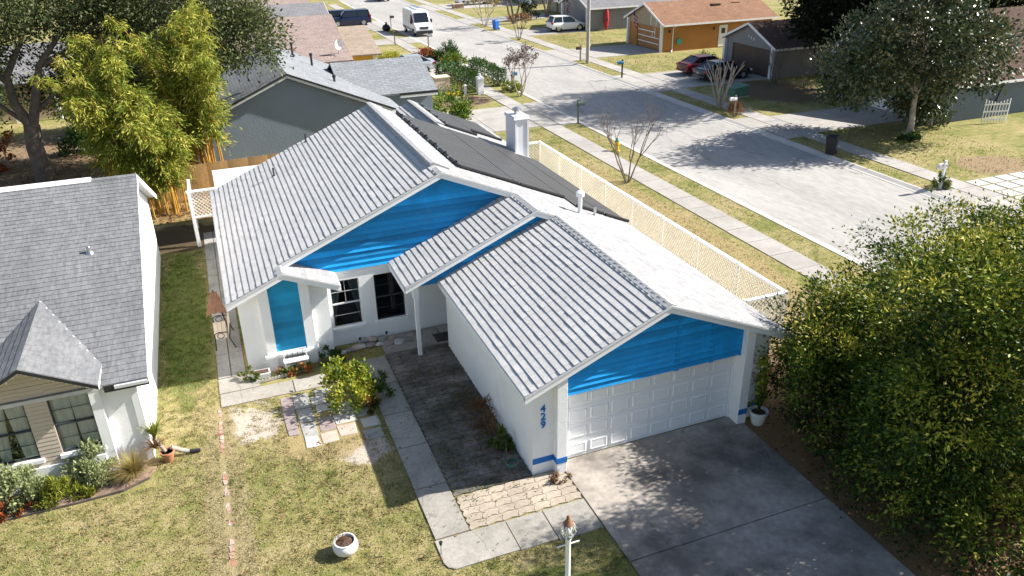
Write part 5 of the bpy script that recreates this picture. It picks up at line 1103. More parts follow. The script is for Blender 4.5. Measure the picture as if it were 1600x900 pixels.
def vehicle(name, label, cat, paint, body, cab, wheels, r, hw, lights, group=None, trim=None):
    """body: lofted stations; cab: (x rear base, x front base, x rear roof, x front roof, z base, z roof, half width base, half width roof)"""
    t = thing(name, label, cat, (0, 0, 0), group); loft(body, paint, 'body', t)
    xb0, xb1, xr0, xr1, zb_, zt_, wb, wr = cab
    Lw = [(xb0, zb_), (xb1, zb_)]; q = lambda x, y, z: (x, y, z)
    ob('rear_window', MB().prism([(xb0+.03, -wb+.1, zb_), (xb0+.03, wb-.1, zb_), (xr0+.02, wr-.07, zt_-.05), (xr0+.02, -wr+.07, zt_-.05)], (.02, 0, 0)), 'car_glass', t, local=True)
    ob('windscreen', MB().prism([(xb1-.03, -wb+.1, zb_), (xb1-.03, wb-.1, zb_), (xr1-.02, wr-.07, zt_-.05), (xr1-.02, -wr+.07, zt_-.05)], (-.02, 0, 0)), 'car_glass', t, local=True)
    xm = (xr0+xr1)/2-.05
    for s in (-1, 1):
        for (a0, a1, b0, b1) in ((xb0+.18, xm-.04, xr0+.10, xm-.04), (xm+.04, xb1-.20, xm+.04, xr1-.08)):
            ob('side_window', MB().prism([(a0, s*(wb-.012), zb_+.02), (a1, s*(wb-.012), zb_+.02), (b1, s*(wr-.004), zt_-.07), (b0, s*(wr-.004), zt_-.07)], (0, -s*.02, 0)), 'car_glass', t, local=True)
        fm = MB()
        for (xa, xb_) in ((xb0, xr0), (xb1, xr1), (xm, xm)): fm.bar((xa, s*wb, zb_-.03), (xb_, s*wr, zt_-.03), .07, .06)
        fm.bar((xr0, s*wr, zt_-.03), (xr1, s*wr, zt_-.03), .07, .06); ob('window_frame', fm, paint, t, local=True)
        ob('wing_mirror', MB().box(xb1-.42, xb1-.26, s*(wb+.06)-.07, s*(wb+.06)+.07, zb_+.02, zb_+.17), paint, t, local=True, bevel=.03)
    n = 6; vs = []
    for i in range(n+1):
        x = xr0+(xr1-xr0)*i/n; bow = .05*math.sin(math.pi*(.15+.7*i/n))
        for j in range(5): y = wr*(-1+j/2); vs.append((x, y, zt_-.02+bow*(1-(j/2-1)**2*.7)))
    ob('roof', MB().add(vs, [(i*5+j, (i+1)*5+j, (i+1)*5+j+1, i*5+j+1) for i in range(n) for j in range(4)]), paint, t, smooth=True, local=True)
    for x in wheels:
        for s in (-1, 1):
            w_ = ob('wheel', MB().tube([(x, s*(hw-.20), r), (x, s*(hw-.03), r), (x, s*(hw+.0), r)], [r, r, r*.93], 18), 'tyre', t, local=True)
            w_.location = (0, 0, 0); ob('rim', MB().tube([(x, s*(hw-.02), r), (x, s*(hw+.012), r)], [r*.66, r*.60], 14), 'rim', w_, local=True)
            ob('wheel_arch', MB().tube([(x, s*(hw-.25), r+.02), (x, s*(hw-.012), r+.02)], r*1.16, 18), 'plastic_dark', t, local=True)
    xf, xr_, zf, zre, lw = lights
    for s in (-1, 1):
        ob('headlight', MB().box(xf-.22, xf+.0, s*(hw-.24)-.16, s*(hw-.24)+.16, zf-.07, zf+.08), 'lamp_clear', t, local=True, bevel=.03)
        ob('tail_light', MB().box(xr_-.0, xr_+.2, s*(hw-.17)-.15, s*(hw-.17)+.15, zre-lw, zre+lw), 'tail_red', t, local=True, bevel=.02)
    ob('number_plate', MB().box(xr_-.02, xr_+.04, -.16, .16, zre-.2, zre-.08), 'flag_white', t, local=True); ob('grille', MB().box(xf-.04, xf+.03, -.42, .42, zf-.2, zf-.02), 'plastic_dark', t, local=True)
    ob('rear_bumper', MB().box(xr_-.04, xr_+.16, -hw+.12, hw-.12, .30, .48), trim or paint, t, local=True, bevel=.04); ob('front_bumper', MB().box(xf-.15, xf+.05, -hw+.14, hw-.14, .26, .46), trim or paint, t, local=True, bevel=.04)
    return t
SED = [(-2.40, .70, .42, .86), (-2.3, .82, .30, 1.0), (-1.75, .90, .22, 1.04), (-.8, .92, .20, .98), (.4, .92, .20, .96), (1.1, .91, .20, .95), (1.7, .89, .22, .88), (2.2, .80, .28, .76), (2.4, .66, .36, .62)]
SUVB = [(-2.2, .74, .45, .95), (-2.12, .86, .34, 1.06), (-1.5, .92, .26, 1.08), (0, .93, .25, 1.05), (.9, .92, .25, 1.04), (1.6, .89, .28, .99), (2.05, .82, .34, .88), (2.2, .68, .42, .72)]
def car(kind, label, paint, loc, rz, group=None):
    if kind == 'sedan': t = vehicle('sedan', label, 'car', paint, SED, (-1.95, 1.15, -1.15, .30, .98, 1.45, .82, .60), (-1.42, 1.45), .32, .90, (2.36, -2.38, .64, .82, .09))
    elif kind == 'suv': t = vehicle('crossover', label, 'car', paint, SUVB, (-2.08, 1.15, -1.75, .25, 1.05, 1.68, .84, .66), (-1.32, 1.35), .36, .91, (2.16, -2.17, .78, .98, .12), trim='plastic_dark')
    elif kind == 'big': t = vehicle('large_suv', label, 'car', paint, [(x*1.2, w_*1.08, a, b_*1.08) for x, w_, a, b_ in SUVB], (-2.5, 1.3, -2.3, .55, 1.12, 1.88, .92, .76), (-1.6, 1.65), .40, .99, (2.6, -2.61, .85, 1.1, .16), trim='plastic_dark')
    elif kind == 'pickup': t = vehicle('pickup_truck', label, 'truck', paint, [(x*1.32, w_*1.08, a+.1, b_*1.08+.06) for x, w_, a, b_ in SUVB], (-1.0, 1.35, -.75, .65, 1.18, 1.9, .92, .78), (-1.8, 1.85), .42, .99, (2.86, -2.87, .95, 1.1, .16), trim='plastic_dark')
    t.location = loc; t.rotation_euler = (0, 0, rz); WL[t.name] = Vector(loc); return t
Dz = .035
car('sedan', 'dark red sedan parked in front of the grey sided garage', 'car_red', (40.0, 57.55, Dz), 0.03)
car('sedan', 'black sedan with pale sky reflections parked beside the dark red one', 'car_black', (39.75, 54.75, Dz), 0.04)
car('suv', 'white crossover parked on the far driveway beside the lawn', 'car_white', (40.4, 86.3, Dz), 0.0)
car('sedan', 'silver car half hidden behind the grey shingle wing roof', 'car_silver', (17.1, 69.3, Dz), math.pi)
car('big', 'dark navy large car parked sideways beyond the tan roofs', 'car_navy', (18.6, 103.6, Dz), math.pi)
car('suv', 'dark blue car parked just behind the navy large car', 'car_navy', (16.6, 106.0, Dz), math.pi)
car('pickup', 'white pickup truck parked at the far driveway end', 'car_white', (40.3, 118.3, Dz), 0.0)
car('suv', 'small white car far down the street', 'car_white', (29.4, 133, -.08), math.pi/2)
# delivery van: tall box body
v = thing('delivery_van', 'white high-roofed delivery van parked at the near kerb', 'van', (0, 0, 0))
prof = [(-3.0, .45), (-3.0, 2.55), (-2.8, 2.68), (1.15, 2.68), (1.5, 2.55), (2.15, 1.45), (2.9, 1.15), (3.05, .85), (3.05, .42)]
def vanside(p, s, ins): return [(x, s*(1.0 if z < 1.3 else 1.0-.10*(z-1.3)/1.4)-s*ins, z) for x, z in p]
a, b_ = vanside(prof, 1, 0), vanside(prof, -1, 0); n = len(a)
ob('body', MB().add(a+b_, [tuple(range(n)), tuple(range(2*n-1, n-1, -1))]+[((i+1) % n, i, n+i, n+(i+1) % n) for i in range(n)]), 'car_white', v, bevel=.06, local=True)
ob('windscreen', MB().prism([(1.60, -.80, 2.44), (1.60, .80, 2.44), (2.19, .87, 1.46), (2.19, -.87, 1.46)], (.02, 0, .012)), 'car_glass', v, local=True)
for s in (-1, 1):
    ob('side_window', MB().prism([(.75, s*.915, 2.25), (1.45, s*.93, 2.2), (1.95, s*1.0, 1.5), (.75, s*1.0, 1.45)], (0, s*.02, 0)), 'car_glass', v, local=True)
    ob('wing_mirror', MB().box(1.75, 1.95, s*1.17-.12, s*1.17+.12, 1.35, 1.75), 'plastic_dark', v, local=True, bevel=.03)
    ob('headlight', MB().prism([(2.55, s*.66, 1.08), (2.98, s*.62, .98), (2.98, s*.94, .95), (2.5, s*1.01, 1.2)], (.03, 0, .06)), 'lamp_clear', v, local=True)
    ob('side_trim', MB().box(-2.9, 2.0, s*1.0-.015, s*1.0+.015, .62, .72), 'plastic_dark', v, local=True)
    for x in (-1.95, 1.9):
        w_ = ob('wheel', MB().tube([(x, s*.80, .36), (x, s*1.01, .36)], .36, 18), 'tyre', v, local=True); ob('rim', MB().tube([(x, s*1.0, .36), (x, s*1.02, .36)], [.22, .2], 12), 'rim', w_, local=True)
        ob('wheel_arch', MB().tube([(x, s*.8, .40), (x, s*1.004, .40)], .43, 16), 'plastic_dark', v, local=True)
ob('grille', MB().prism([(3.04, -.45, .80), (3.04, .45, .80), (2.97, .55, 1.06), (2.97, -.55, 1.06)], (.04, 0, .02)), 'plastic_dark', v, local=True); ob('front_bumper', MB().box(2.85, 3.12, -.98, .98, .30, .66), 'plastic_dark', v, local=True, bevel=.05)
ob('roof_rack', MB().tube([(-2.6, -.45, 2.68), (-2.6, -.45, 2.84), (.8, -.45, 2.84), (.8, -.45, 2.68)], .03, 6).tube([(-2.6, .45, 2.68), (-2.6, .45, 2.84), (.8, .45, 2.84), (.8, .45, 2.68)], .03, 6).bar((-2.3, .1, 2.9), (.9, .1, 2.9), .4, .06), 'metal', v, local=True)
ob('badge', MB().tube([(3.0, 0, .93), (3.04, 0, .935)], .10, 12), 'rim', v, local=True)
v.location = (24.65, 93.6, -.09); v.rotation_euler = (0, 0, -math.pi/2)

# ------------------------------------------------------------------ street furniture
def mailbox(label, loc, rz, pm='wood_post', bm='dark_metal', h=1.12, kind='arm'):
    t = thing('mailbox', label, 'mailbox', loc, 'mailboxes along the street'); x, y, z = loc; c, s = math.cos(rz), math.sin(rz); T3 = lambda u, v, w_: (x+c*u-s*v, y+s*u+c*v, z+w_)
    mb = MB(); q = [T3(-.05, -.05, 0), T3(.05, -.05, 0), T3(.05, .05, 0), T3(-.05, .05, 0)]; ob('post', mb.prism(q, (0, 0, h+(.32 if kind == 'arm' else 0))), pm, t)
    off = .16 if kind == 'arm' else 0
    ob('arm', MB().bar(T3(-.12, 0, h-.03), T3(.46, 0, h-.03), .08, .07), pm, t)
    prof = [(-.09, 0), (.09, 0), (.09, .12), (.064, .18), (0, .205), (-.064, .18), (-.09, .12)]
    b_ = ob('box', MB().prism([T3(-.22+off, u, h+.01+w_) for u, w_ in prof], Vector(T3(.5, 0, 0))-Vector(T3(0, 0, 0))), bm, t)
    ob('flag', MB().bar(T3(.05+off, .1, h+.08), T3(.05+off, .1, h+.26), .015, .03), 'tail_red', b_)
    return t
mailbox('grey green mailbox on a tall post near the yellow hydrant', (22.72, 46.5, 0), 0, 'mail_green', 'mail_green', 1.25)
mailbox('blue mailbox beside the crape myrtle with seed heads', (22.75, 58.5, 0), 0, 'wood_post', 'mail_blue', 1.15)
mailbox('metal mailbox on a dark post past the clipped round shrub', (22.6, 81.8, 0), 0, 'wood_post', 'metal', 1.2)
mailbox('black mailbox next to the white delivery van', (22.6, 98.2, 0), 0, 'pole_grey', 'dark_metal', 1.3)
mailbox('dark mailbox on the lawn behind the tan roof', (19.9, 85.3, 0), 0, 'wood_post', 'dark_metal', 1.2)
mailbox('white mailbox beside the pruned crape myrtle', (32.85, 43.5, 0), math.pi, 'wood_post', 'white_paint', 1.15)
mailbox('dark blue mailbox on a black post by the sedans driveway', (32.65, 58.7, 0), math.pi, 'dark_metal', 'mail_blue', 1.2)
mailbox('brown mailbox beside the tall utility pole', (33.0, 67.3, 0), math.pi, 'wood_post', 'bark_dark', 1.15)
mailbox('silver topped mailbox on a white post by the white paved drive', (33.05, 26.9, 0), math.pi, 'white_paint', 'metal', 1.15)
hy = thing('fire_hydrant', 'yellow fire hydrant with green cap on the grass verge', 'hydrant', (21.95, 39.7, 0))
ob('barrel', MB().lathe((21.95, 39.7, 0), [(.17, 0), (.17, .05), (.11, .07), (.11, .48), (.15, .5), (.15, .56)], 16), 'yellow_paint', hy, smooth=True)
bn = ob('bonnet', MB().lathe((21.95, 39.7, .56), [(.13, 0), (.12, .06), (.07, .13), (.03, .16)], 16), 'green_paint', hy, smooth=True); ob('operating_nut', MB().lathe((21.95, 39.7, .72), [(.035, 0), (.035, .06)], 6), 'green_paint', bn)
for d_ in ((.2, 0), (-.2, 0), (0, -.22)): ob('outlet_cap', MB().tube([(21.95, 39.7, .38), (21.95+d_[0], 39.7+d_[1], .38)], [.05, .06], 10), 'yellow_paint', hy)
up = thing('utility_pole', 'tall grey utility pole on the far verge', 'utility pole', (34.0-.75, 66.3, 0)); ob('shaft', MB().tube([(33.25, 66.3, -.1), (33.25, 66.3, 10.5)], [.17, .12], 14), 'pole_grey', up, smooth=True); ob('ground_wire', MB().tube([(33.25, 66.12, 0), (33.25, 66.15, 8)], .012, 5), 'metal', up); ob('cross_arm', MB().box(32.2, 34.3, 66.08, 66.2, 9.6, 9.72), 'wood_post', up)
def wheelie(label, loc, m, rz=0):
    t = thing('wheeled_bin', label, 'bin', (0, 0, 0)); mb = MB().add([(-.24, -.26, .06), (.24, -.26, .06), (.24, .26, .06), (-.24, .26, .06), (-.30, -.33, .98), (.30, -.33, .98), (.30, .33, .98), (-.30, .33, .98)], [(3, 2, 1, 0), (4, 5, 6, 7), (0, 1, 5, 4), (1, 2, 6, 5), (2, 3, 7, 6), (3, 0, 4, 7)])
    ob('bin_body', mb, m, t, local=True, bevel=.03); ob('lid', MB().frust(-.33, .33, -.38, .35, .985, 1.08, .06, .08), m, t, local=True, bevel=.02); ob('handle', MB().tube([(-.22, .34, .95), (-.22, .43, .98), (.22, .43, .98), (.22, .34, .95)], .02, 6), m, t, local=True)
    for s in (-1, 1): ob('wheel', MB().tube([(s*.20, .28, .11), (s*.29, .28, .11)], .11, 12), 'tyre', t, local=True)
    t.location = loc; t.rotation_euler = (0, 0, rz)
wheelie('black wheeled trash bin at the kerb in the magnolia shade', (32.45, 33.9, .02), 'plastic_dark', -.9); wheelie('blue wheeled recycling bin on the far verge', (33.55, 91.2, .02), 'blue_bin', -1.2)
tb = thing('utility_box', 'green utility transformer box behind the pruned crape myrtle', 'utility box', (36.9, 48.9, 0)); ob('pad', MB().box(36.2, 37.6, 48.2, 49.6, 0, .08), 'concrete', tb); ob('cabinet', MB().add([(36.3, 48.3, .08), (37.5, 48.3, .08), (37.5, 49.5, .08), (36.3, 49.5, .08), (36.3, 48.3, .62), (37.5, 48.3, .80), (37.5, 49.5, .80), (36.3, 49.5, .62)], [(3, 2, 1, 0), (4, 5, 6, 7), (0, 1, 5, 4), (1, 2, 6, 5), (2, 3, 7, 6), (3, 0, 4, 7)]), 'green_box', tb, bevel=.04); ob('lid', MB().prism([(36.24, 48.24, .63), (37.56, 48.24, .82), (37.56, 49.56, .82), (36.24, 49.56, .63)], (0, 0, .05)), 'green_box', tb)
gb = thing('garbage_bag', 'black garbage bag on the driveway beside the van', 'bag', (21.6, 96.4, .03)); ob('bag', MB().lathe((21.6, 96.4, .03), [(.2, 0), (.45, .12), (.52, .35), (.42, .62), (.14, .78), (.10, .84), (.2, .98)], 11), 'bag_black', gb, smooth=True); ob('tie', MB().lathe((21.6, 96.4, .83), [(.11, 0), (.11, .04)], 8), 'yellow_paint', gb)
gp = thing('gate_pillar', 'little white pillar at the end of the clipped hedge', 'pillar', (19.95, 58.1, 0)); ob('shaft', MB().box(19.72, 20.18, 57.87, 58.33, 0, 1.2), 'white_stucco', gp); ob('cap', MB().frust(19.66, 20.24, 57.81, 58.39, 1.2, 1.32, .06, .06), 'white_stucco', gp); ob('finial', MB().lathe((19.95, 58.1, 1.32), [(.05, 0), (.12, .1), (.1, .2), (.02, .26)], 10), 'white_stucco', gp, smooth=True)
bo = thing('bollard', 'white bollard at the edge of the mulch bed', 'bollard', (18.8, 58.3, 0)); ob('shaft', MB().lathe((18.8, 58.3, 0), [(.11, 0), (.11, .7)], 12), 'white_paint', bo, smooth=True); ob('cap', MB().lathe((18.8, 58.3, .7), [(.13, 0), (.11, .06), (.02, .1)], 12), 'white_paint', bo, smooth=True)
cb = thing('storage_box', 'tan slatted storage box by the driveway of the silver car', 'box', (17.4, 60.0, 0))
for k in range(6): ob('slat', MB().box(16.8+k*.2, 16.985+k*.2, 59.5, 59.54, .05, 1.2), 'slat_cream', cb)
ob('box_body', MB().box(16.8, 17.985, 59.545, 60.5, .03, 1.18), 'slat_cream', cb); ob('lid', MB().box(16.75, 18.03, 59.45, 60.55, 1.2, 1.27), 'slat_cream', cb)
ys_ = thing('sandbag', 'yellow sack lying beside the white bollard', 'sack', (18.0, 58.7, 0)); ob('sack', MB().lathe((18.0, 58.7, 0), [(.55, 0), (.62, .1), (.5, .2), (.2, .26)], 12), 'yellow_paint', ys_, smooth=True); ob('seam', MB().box(17.5, 18.5, 58.69, 58.71, .2, .27), 'yellow_paint', ys_)
bs = thing('brick_planter', 'small red brick box on the far lawn by the pickup truck', 'planter', (36.4, 114.6, 0)); ob('base', MB().box(35.6, 37.2, 114.2, 115, 0, .6), 'brick_red', bs); ob('coping', MB().box(35.5, 37.3, 114.1, 115.1, .6, .7), 'stone_pink', bs)
hp = thing('basketball_hoop', 'basketball hoop standing by the far grey garage', 'hoop', (41.2, 90.5, 0)); ob('pole', MB().tube([(41.5, 90.9, 0), (41.3, 90.6, 2.4), (41.0, 90.3, 3.2)], .06, 8), 'dark_metal', hp); ob('backboard', MB().box(40.85, 40.9, 89.7, 90.9, 2.8, 3.6), 'white_paint', hp)
ob('rim', MB().tube([(40.6+.23*math.cos(k*.628), 90.3+.23*math.sin(k*.628), 3.0) for k in range(11)], .015, 5), 'tail_red', hp)

# ------------------------------------------------------------------ things round the main house
lp = thing('lamp_post', 'white lamp post with faceted glass lantern and copper cap', 'lamp post', (5.02, 10.38, 0)); lx, ly = 5.02, 10.38
ob('post', MB().lathe((lx, ly, 0), [(.09, 0), (.09, .25), (.055, .3), (.05, 1.95), (.065, 2.0)], 14), 'white_paint', lp, smooth=True); ob('ladder_bar', MB().tube([(lx-.24, ly, 1.86), (lx+.24, ly, 1.86)], .014, 6), 'white_paint', lp)
ln = ob('lantern', MB().lathe((lx, ly, 2.0), [(.05, 0), (.075, .03), (.155, .22), (.155, .23), (.10, .36), (.09, .37)], 8), 'glass_clear', lp)
for k in range(8):
    t_ = 2*math.pi*k/8; ob('glazing_bar', MB().tube([(lx+.078*math.cos(t_), ly+.078*math.sin(t_), 2.03), (lx+.158*math.cos(t_), ly+.158*math.sin(t_), 2.225), (lx+.10*math.cos(t_), ly+.10*math.sin(t_), 2.37)], .007, 5), 'white_paint', ln)
ob('bulb', MB().lathe((lx, ly, 2.03), [(.02, 0), (.04, .08), (.045, .16), (.01, .22)], 10), 'lamp_clear', ln, smooth=True)
cp_ = ob('cap', MB().lathe((lx, ly, 2.37), [(.11, 0), (.09, .03), (.05, .08), (.04, .11)], 10), 'rust', lp, smooth=True); ob('finial', MB().lathe((lx, ly, 2.48), [(.015, 0), (.045, .04), (.02, .09)], 8), 'rust', cp_, smooth=True)
# round urn on the lawn
pt = thing('flower_pot', 'round white ceramic urn of dry soil on the front lawn', 'pot', (1.18, 13.8, 0))
u_ = ob('urn', MB().lathe((1.18, 13.8, 0), [(.13, 0), (.17, .02), (.26, .11), (.285, .2), (.27, .29), (.235, .335), (.245, .355), (.215, .36), (.205, .32), (.20, .28)], 26), 'ceramic', pt, smooth=True); ob('foot', MB().lathe((1.18, 13.8, -.01), [(.17, 0), (.17, .025), (.13, .03)], 20), 'terracotta', u_, smooth=True)
mb = MB(); vs = [(1.18, 13.8, .36)]+[(1.18+.205*math.cos(k*.393)*r_, 13.8+.205*math.sin(k*.393)*r_, .30+.06*(1-r_)+random.uniform(-.012, .02)) for r_ in (.5, 1) for k in range(16)]
ob('soil', mb.add(vs, [(0, 1+k, 1+(k+1) % 16) for k in range(16)]+[(1+k, 17+k, 17+(k+1) % 16, 1+(k+1) % 16) for k in range(16)]), 'soil', pt)
leaves('dead_stems', np.array([[1.18, 13.8, .36]])+rng.normal(size=(90, 3))*[.07, .07, .01]+np.array([-.03, .04, 0]), rng.normal(size=(90, 3))*[.6, .6, .3]+[-.2, .1, .7], rng.uniform(.06, .18, 90), rng.uniform(0, .5, 90), 'leaf_dry', pt, asp=.08)
# white pot with a climbing plant by the right pillar
wp = thing('flower_pot', 'white ribbed pot with a leafy climber beside the garage pillar', 'pot', (12.62, 14.28, 0)); ob('pot', MB().lathe((12.62, 14.28, 0), [(.15, 0), (.17, .03), (.235, .36), (.26, .37), (.26, .42), (.22, .42), (.2, .34)], 18), 'ceramic', wp, smooth=True); ob('soil', MB().lathe((12.62, 14.28, .33), [(.2, 0), (.19, .03)], 14), 'soil', wp)
tuft('x', wp, (12.62, 14.28, .36), 36, .85, 'leaf_hedge', .035, .35, 'plant'); P = np.array([[12.62+.06*math.sin(k), 14.36+.02*k/8, .6+k*.075] for k in range(20) for _ in range(7)])+rng.normal(size=(140, 3))*.07
leaves('climber_leaves', P, rng.normal(size=(140, 3))+[0, -.5, .2], rng.uniform(.10, .20, 140), .35+.5*(P[:, 2]-.6)/1.5+rng.normal(size=140)*.12, 'leaf_bush', wp, asp=.7); ob('stake', MB().tube([(12.62, 14.34, .35), (12.64, 14.5, 2.1)], .012, 5), 'wood_post', wp)
# terracotta pot with yucca by the neighbour wall
yp = thing('flower_pot', 'terracotta pot with a spiky yucca by the neighbour corner', 'pot', (-2.52, 18.88, 0)); ob('pot', MB().lathe((-2.52, 18.88, 0), [(.11, 0), (.16, .25), (.185, .26), (.185, .31), (.15, .31), (.14, .28)], 18), 'terracotta', yp, smooth=True); ob('soil', MB().lathe((-2.52, 18.88, .25), [(.145, 0), (.14, .03)], 14), 'soil', yp)
ob('trunk', MB().tube([(-2.56, 18.9, .3), (-2.68, 18.95, .55), (-2.74, 19.0, .72)], [.05, .045, .04], 8), 'bark_pale', yp, smooth=True); tuft('x', yp, (-2.74, 18.98, .66), 80, .75, 'leaf_lime', .030, .6, 'plant', part='yucca_leaves', tone0=.35); tuft('x', yp, (-2.76, 18.86, .45), 160, .5, 'leaf_dry', .014, 1.1, 'plant', part='dead_leaves')
lg = thing('fallen_trunk', 'fallen yucca trunk with black end lying on the neighbour lawn', 'log', (-2.3, 19.0, 0)); ob('trunk', MB().tube([(-2.42, 18.98, .33), (-2.2, 19.0, .16), (-2.0, 18.98, .08)], [.06, .065, .055], 9), 'bark_pale', lg, smooth=True); ob('end', MB().tube([(-2.0, 18.98, .08), (-1.74, 18.96, .06)], [.06, .05], 9), 'dark_metal', lg, smooth=True)
# bench, umbrella and planks on the side path
bn = thing('garden_bench', 'cream slatted garden bench with dark iron arms on the side path', 'bench', (-.75, 24.9, 0)); 
for k in range(3): x = -1.06+k*.135; ob('seat_slat', MB().box(x, x+.115, 24.42, 25.65, .42, .45), 'slat_cream', bn)
for k in range(3): z = .52+k*.12; ob('back_slat', MB().box(-.60+.03*k, -.575+.03*k, 24.42, 25.65, z, z+.09), 'slat_cream', bn)
for y in (24.40, 25.67):
    ob('arm', MB().tube([(-1.08, y, 0), (-1.04, y, .42), (-1.04, y, .62), (-.9, y, .67), (-.62, y, .64)], .02, 6), 'dark_metal', bn); ob('leg', MB().tube([(-.45, y, 0), (-.60, y, .42), (-.50, y, .95)], .02, 6), 'dark_metal', bn); ob('scroll', MB().tube([(-.85+.11*math.cos(k*.7), y, .54+.09*math.sin(k*.7)) for k in range(10)], .012, 5), 'dark_metal', bn)
um = thing('patio_umbrella', 'brown folded patio umbrella leaning beside the bench', 'umbrella', (-.85, 26.6, 0))
n = 9; vs = []
for i, (tt, rr) in enumerate(((0, .12), (.5, .24), (1, .36))):
    for k in range(n+1):
        an = -1.1+2.2*k/n; vs.append((-.92+rr*math.sin(an)*1.1, 27.2-.95*tt+.05*(k % 2), .85-.50*tt+rr*.35*math.cos(an)+.03*(k % 2)*tt))
ob('canopy', MB().add(vs, [(i*(n+1)+k, (i+1)*(n+1)+k, (i+1)*(n+1)+k+1, i*(n+1)+k+1) for i in range(2) for k in range(n)]), 'rust', um); ob('pole', MB().tube([(-.93, 27.3, .92), (-.62, 25.95, .03)], .025, 8), 'bark_dark', um)
for k in (-1, 0, 1): ob('rib', MB().tube([(-.92, 27.38, .84), (-.92+.36*k, 26.26, .40+.1*(1-abs(k)))], .01, 5), 'bark_dark', um)
pk = thing('garden_bench', 'small white wrought bench standing in front of the blue bay panel', 'bench', (1.2, 22.2, 0)); ob('seat', MB().box(.86, 1.62, 22.06, 22.3, .36, .39), 'white_paint', pk)
for x in (.9, 1.58): ob('leg', MB().bar((x, 22.08, .03), (x, 22.08, .36), .03, .03), 'white_paint', pk); ob('leg', MB().bar((x, 22.3, .03), (x, 22.33, .68), .03, .03), 'white_paint', pk)
for x in (1.0, 1.16, 1.32, 1.48): ob('back_bar', MB().bar((x, 22.31, .4), (x, 22.33, .66), .015, .015), 'dark_metal', pk)
for z in (.44, .55, .67): ob('back_rail', MB().bar((.9, 22.325, z), (1.58, 22.325, z), .02, .025), 'white_paint' if z > .5 else 'dark_metal', pk)
wb = thing('planter_box', 'low white planter box at the foot of the bay wall', 'planter', (.1, 22.2, 0)); ob('trough', MB().frust(-.12, .40, 22.02, 22.3, .03, .2, -.02, -.02), 'white_paint', wb); ob('soil', MB().box(-.1, .38, 22.04, 22.28, .2, .212), 'soil', wb)
po = thing('flower_pot', 'small terracotta pot beside the little white bench', 'pot', (.72, 22.15, 0)); ob('pot', MB().lathe((.72, 22.15, 0.0), [(.07, 0), (.10, .18), (.11, .18), (.11, .22), (.08, .22)], 12), 'terracotta', po, smooth=True); ob('soil', MB().lathe((.72, 22.15, .19), [(.085, 0), (.08, .02)], 10), 'soil', po)
kn = thing('bed_border', 'low scalloped white border strip by the garden path', 'border', (.5, 21.85, 0))
for k in range(13): x = .0+k*.1; ob('scallop', MB().prism([(x, 21.80+.01*k, .02), (x+.085, 21.80+.01*k, .02), (x+.085, 21.80+.01*k, .10), (x+.0425, 21.80+.01*k, .13), (x, 21.80+.01*k, .10)], (0, .025, 0)), 'stone_white', kn)
# rocks edging the bed under the windows, with solar path lights
for i in range(16):
    t_ = i/15; x = 2.75+2.3*t_; y = 22.62+.12*math.sin(t_*5)+(.35 if i % 2 else 0)*(t_ > .3); r_ = random.uniform(.09, .17); mb = MB(); vs = []
    for a_ in range(5):
        for k in range(8): ph = math.pi*a_/4-.5*math.pi; vs.append((x+r_*1.3*math.cos(ph)*math.cos(k*.785)*random.uniform(.8, 1.15), y+r_*math.cos(ph)*math.sin(k*.785)*random.uniform(.8, 1.15), r_*.42+r_*.6*math.sin(ph)*random.uniform(.85, 1.1)))
    ob('rock', mb.add(vs, [(a_*8+k, a_*8+(k+1) % 8, a_*8+8+(k+1) % 8, a_*8+8+k) for a_ in range(4) for k in range(8)]), ('stone_white', 'stone_grey', 'stone_purple', 'stone_pink')[i % 4], label=('pale white', 'grey', 'purplish brown', 'pinkish')[i % 4]+' garden rock edging the bed under the front windows', cat='rock', group='rocks under the front windows')
for x, y, lab in ((3.35, 22.75, 'below the left front window'), (4.25, 22.8, 'below the right front window'), (3.13, 12.9, 'at the walkway corner by the lawn'), (5.72, 15.62, 'beside the weeds by the garage wall')):
    s_ = thing('path_light', 'thin solar path light '+lab, 'path light', (x, y, 0)); ob('stake', MB().tube([(x, y, 0), (x, y, .30)], .012, 6), 'metal', s_); ob('lamp_head', MB().lathe((x, y, .30), [(.03, 0), (.03, .06), (.045, .065), (.04, .09)], 10), 'dark_metal', s_, smooth=True)
dm = thing('door_mat', 'dark door mat on the porch floor', 'mat', (6.3, 22.4, .05)); ob('mat', MB().box(5.75, 6.6, 22.05, 22.55, .056, .07), 'dark_metal', dm); ob('border', MB().box(5.72, 6.63, 22.02, 22.045, .056, .072).box(5.72, 6.63, 22.555, 22.58, .056, .072), 'plastic_dark', dm)
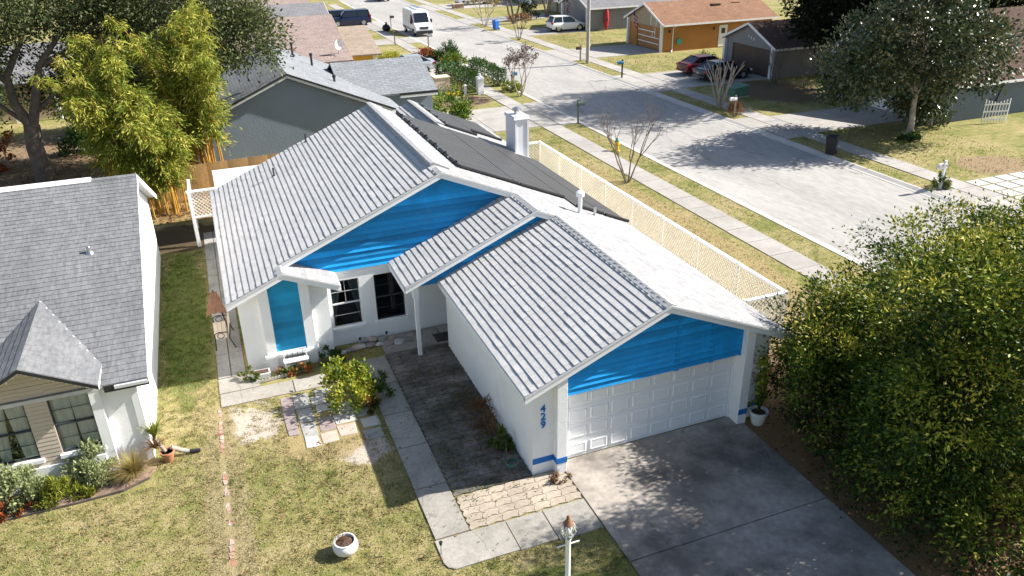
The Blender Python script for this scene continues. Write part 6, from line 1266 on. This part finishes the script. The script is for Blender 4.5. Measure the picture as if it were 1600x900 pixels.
pr = thing('garden_hose', 'coiled green hose on the pavers by the garage wall', 'hose', (5.72, 15.0, 0)); ob('coil', MB().tube([(5.72+(.16+.012*math.sin(k))*math.cos(k*.5), 15.2+(.16+.012*math.sin(k))*math.sin(k*.5), .05+.002*k) for k in range(40)], .016, 6), 'green_box', pr, smooth=True); ob('nozzle', MB().tube([(5.88, 15.2, .12), (5.95, 15.3, .12)], .02, 6), 'dark_metal', pr)

# ------------------------------------------------------------------ fallen leaves (uncountable litter lying on the ground)
def litter(name, label, spots, m, leaf, seed):
    PP = []
    for cx, cy, rx, ry, n in spots: PP.append(np.stack([cx+rng.normal(size=n)*rx*.6, cy+rng.normal(size=n)*ry*.6, np.full(n, .05)+rng.uniform(0, .02, n)], 1))
    P = np.concatenate(PP); P = P[~((P[:, 0] > 6.8) & (P[:, 0] < 12.35)) & ~((P[:, 0] > 12.3) & (P[:, 0] < 13.4) & (P[:, 1] > 14.1))]; k = len(P); D = np.concatenate([rng.normal(size=(k, 2)), rng.normal(size=(k, 1))*.2], 1); sd = np.concatenate([rng.normal(size=(k, 2))*.25, np.ones((k, 1))], 1)
    o = leaves(name, P, D, leaf*rng.uniform(.5, 1.3, k), rng.uniform(0, 1, k), m, None, asp=.55, kind='stuff', side=sd); tagit(o, label, 'leaves')
litter('leaf_litter', 'brown fallen leaves under the dense tree and in the side yard', [(15, 11, 3.5, 4, 5200), (14.4, 20, 1.2, 6, 1600)], 'leaf_dry', .10, 1)
litter('leaf_litter', 'dead leaves and weeds scattered over the shaded courtyard pavers', [(5.6, 17.6, .5, 2.6, 900), (4.6, 20, .8, 1.6, 260), (5, 16, .9, 1.4, 200), (2.8, 22.4, 1.6, .5, 300)], 'leaf_dry', .07, 2)
litter('moss', 'green moss and tiny weeds in the courtyard joints', [(5.0, 18.4, .9, 3.0, 1500), (4.3, 16.5, .35, 2.5, 500), (3.05, 18.5, .12, 2.5, 380)], 'leaf_weed', .05, 3)
litter('leaf_litter', 'scattered brown leaves on the two front lawns', [(1, 15, 2.2, 4, 500), (-4, 15, 3.5, 3.5, 450), (-2, 24, .6, 6, 200), (18, 30, 1.6, 10, 500)], 'leaf_dry', .075, 5)
litter('leaf_litter', 'brown leaves on the ground below the oak and bamboo', [(-8, 48, 5, 5, 2500), (-2, 39.5, 2, 2, 900)], 'leaf_dry', .16, 4)
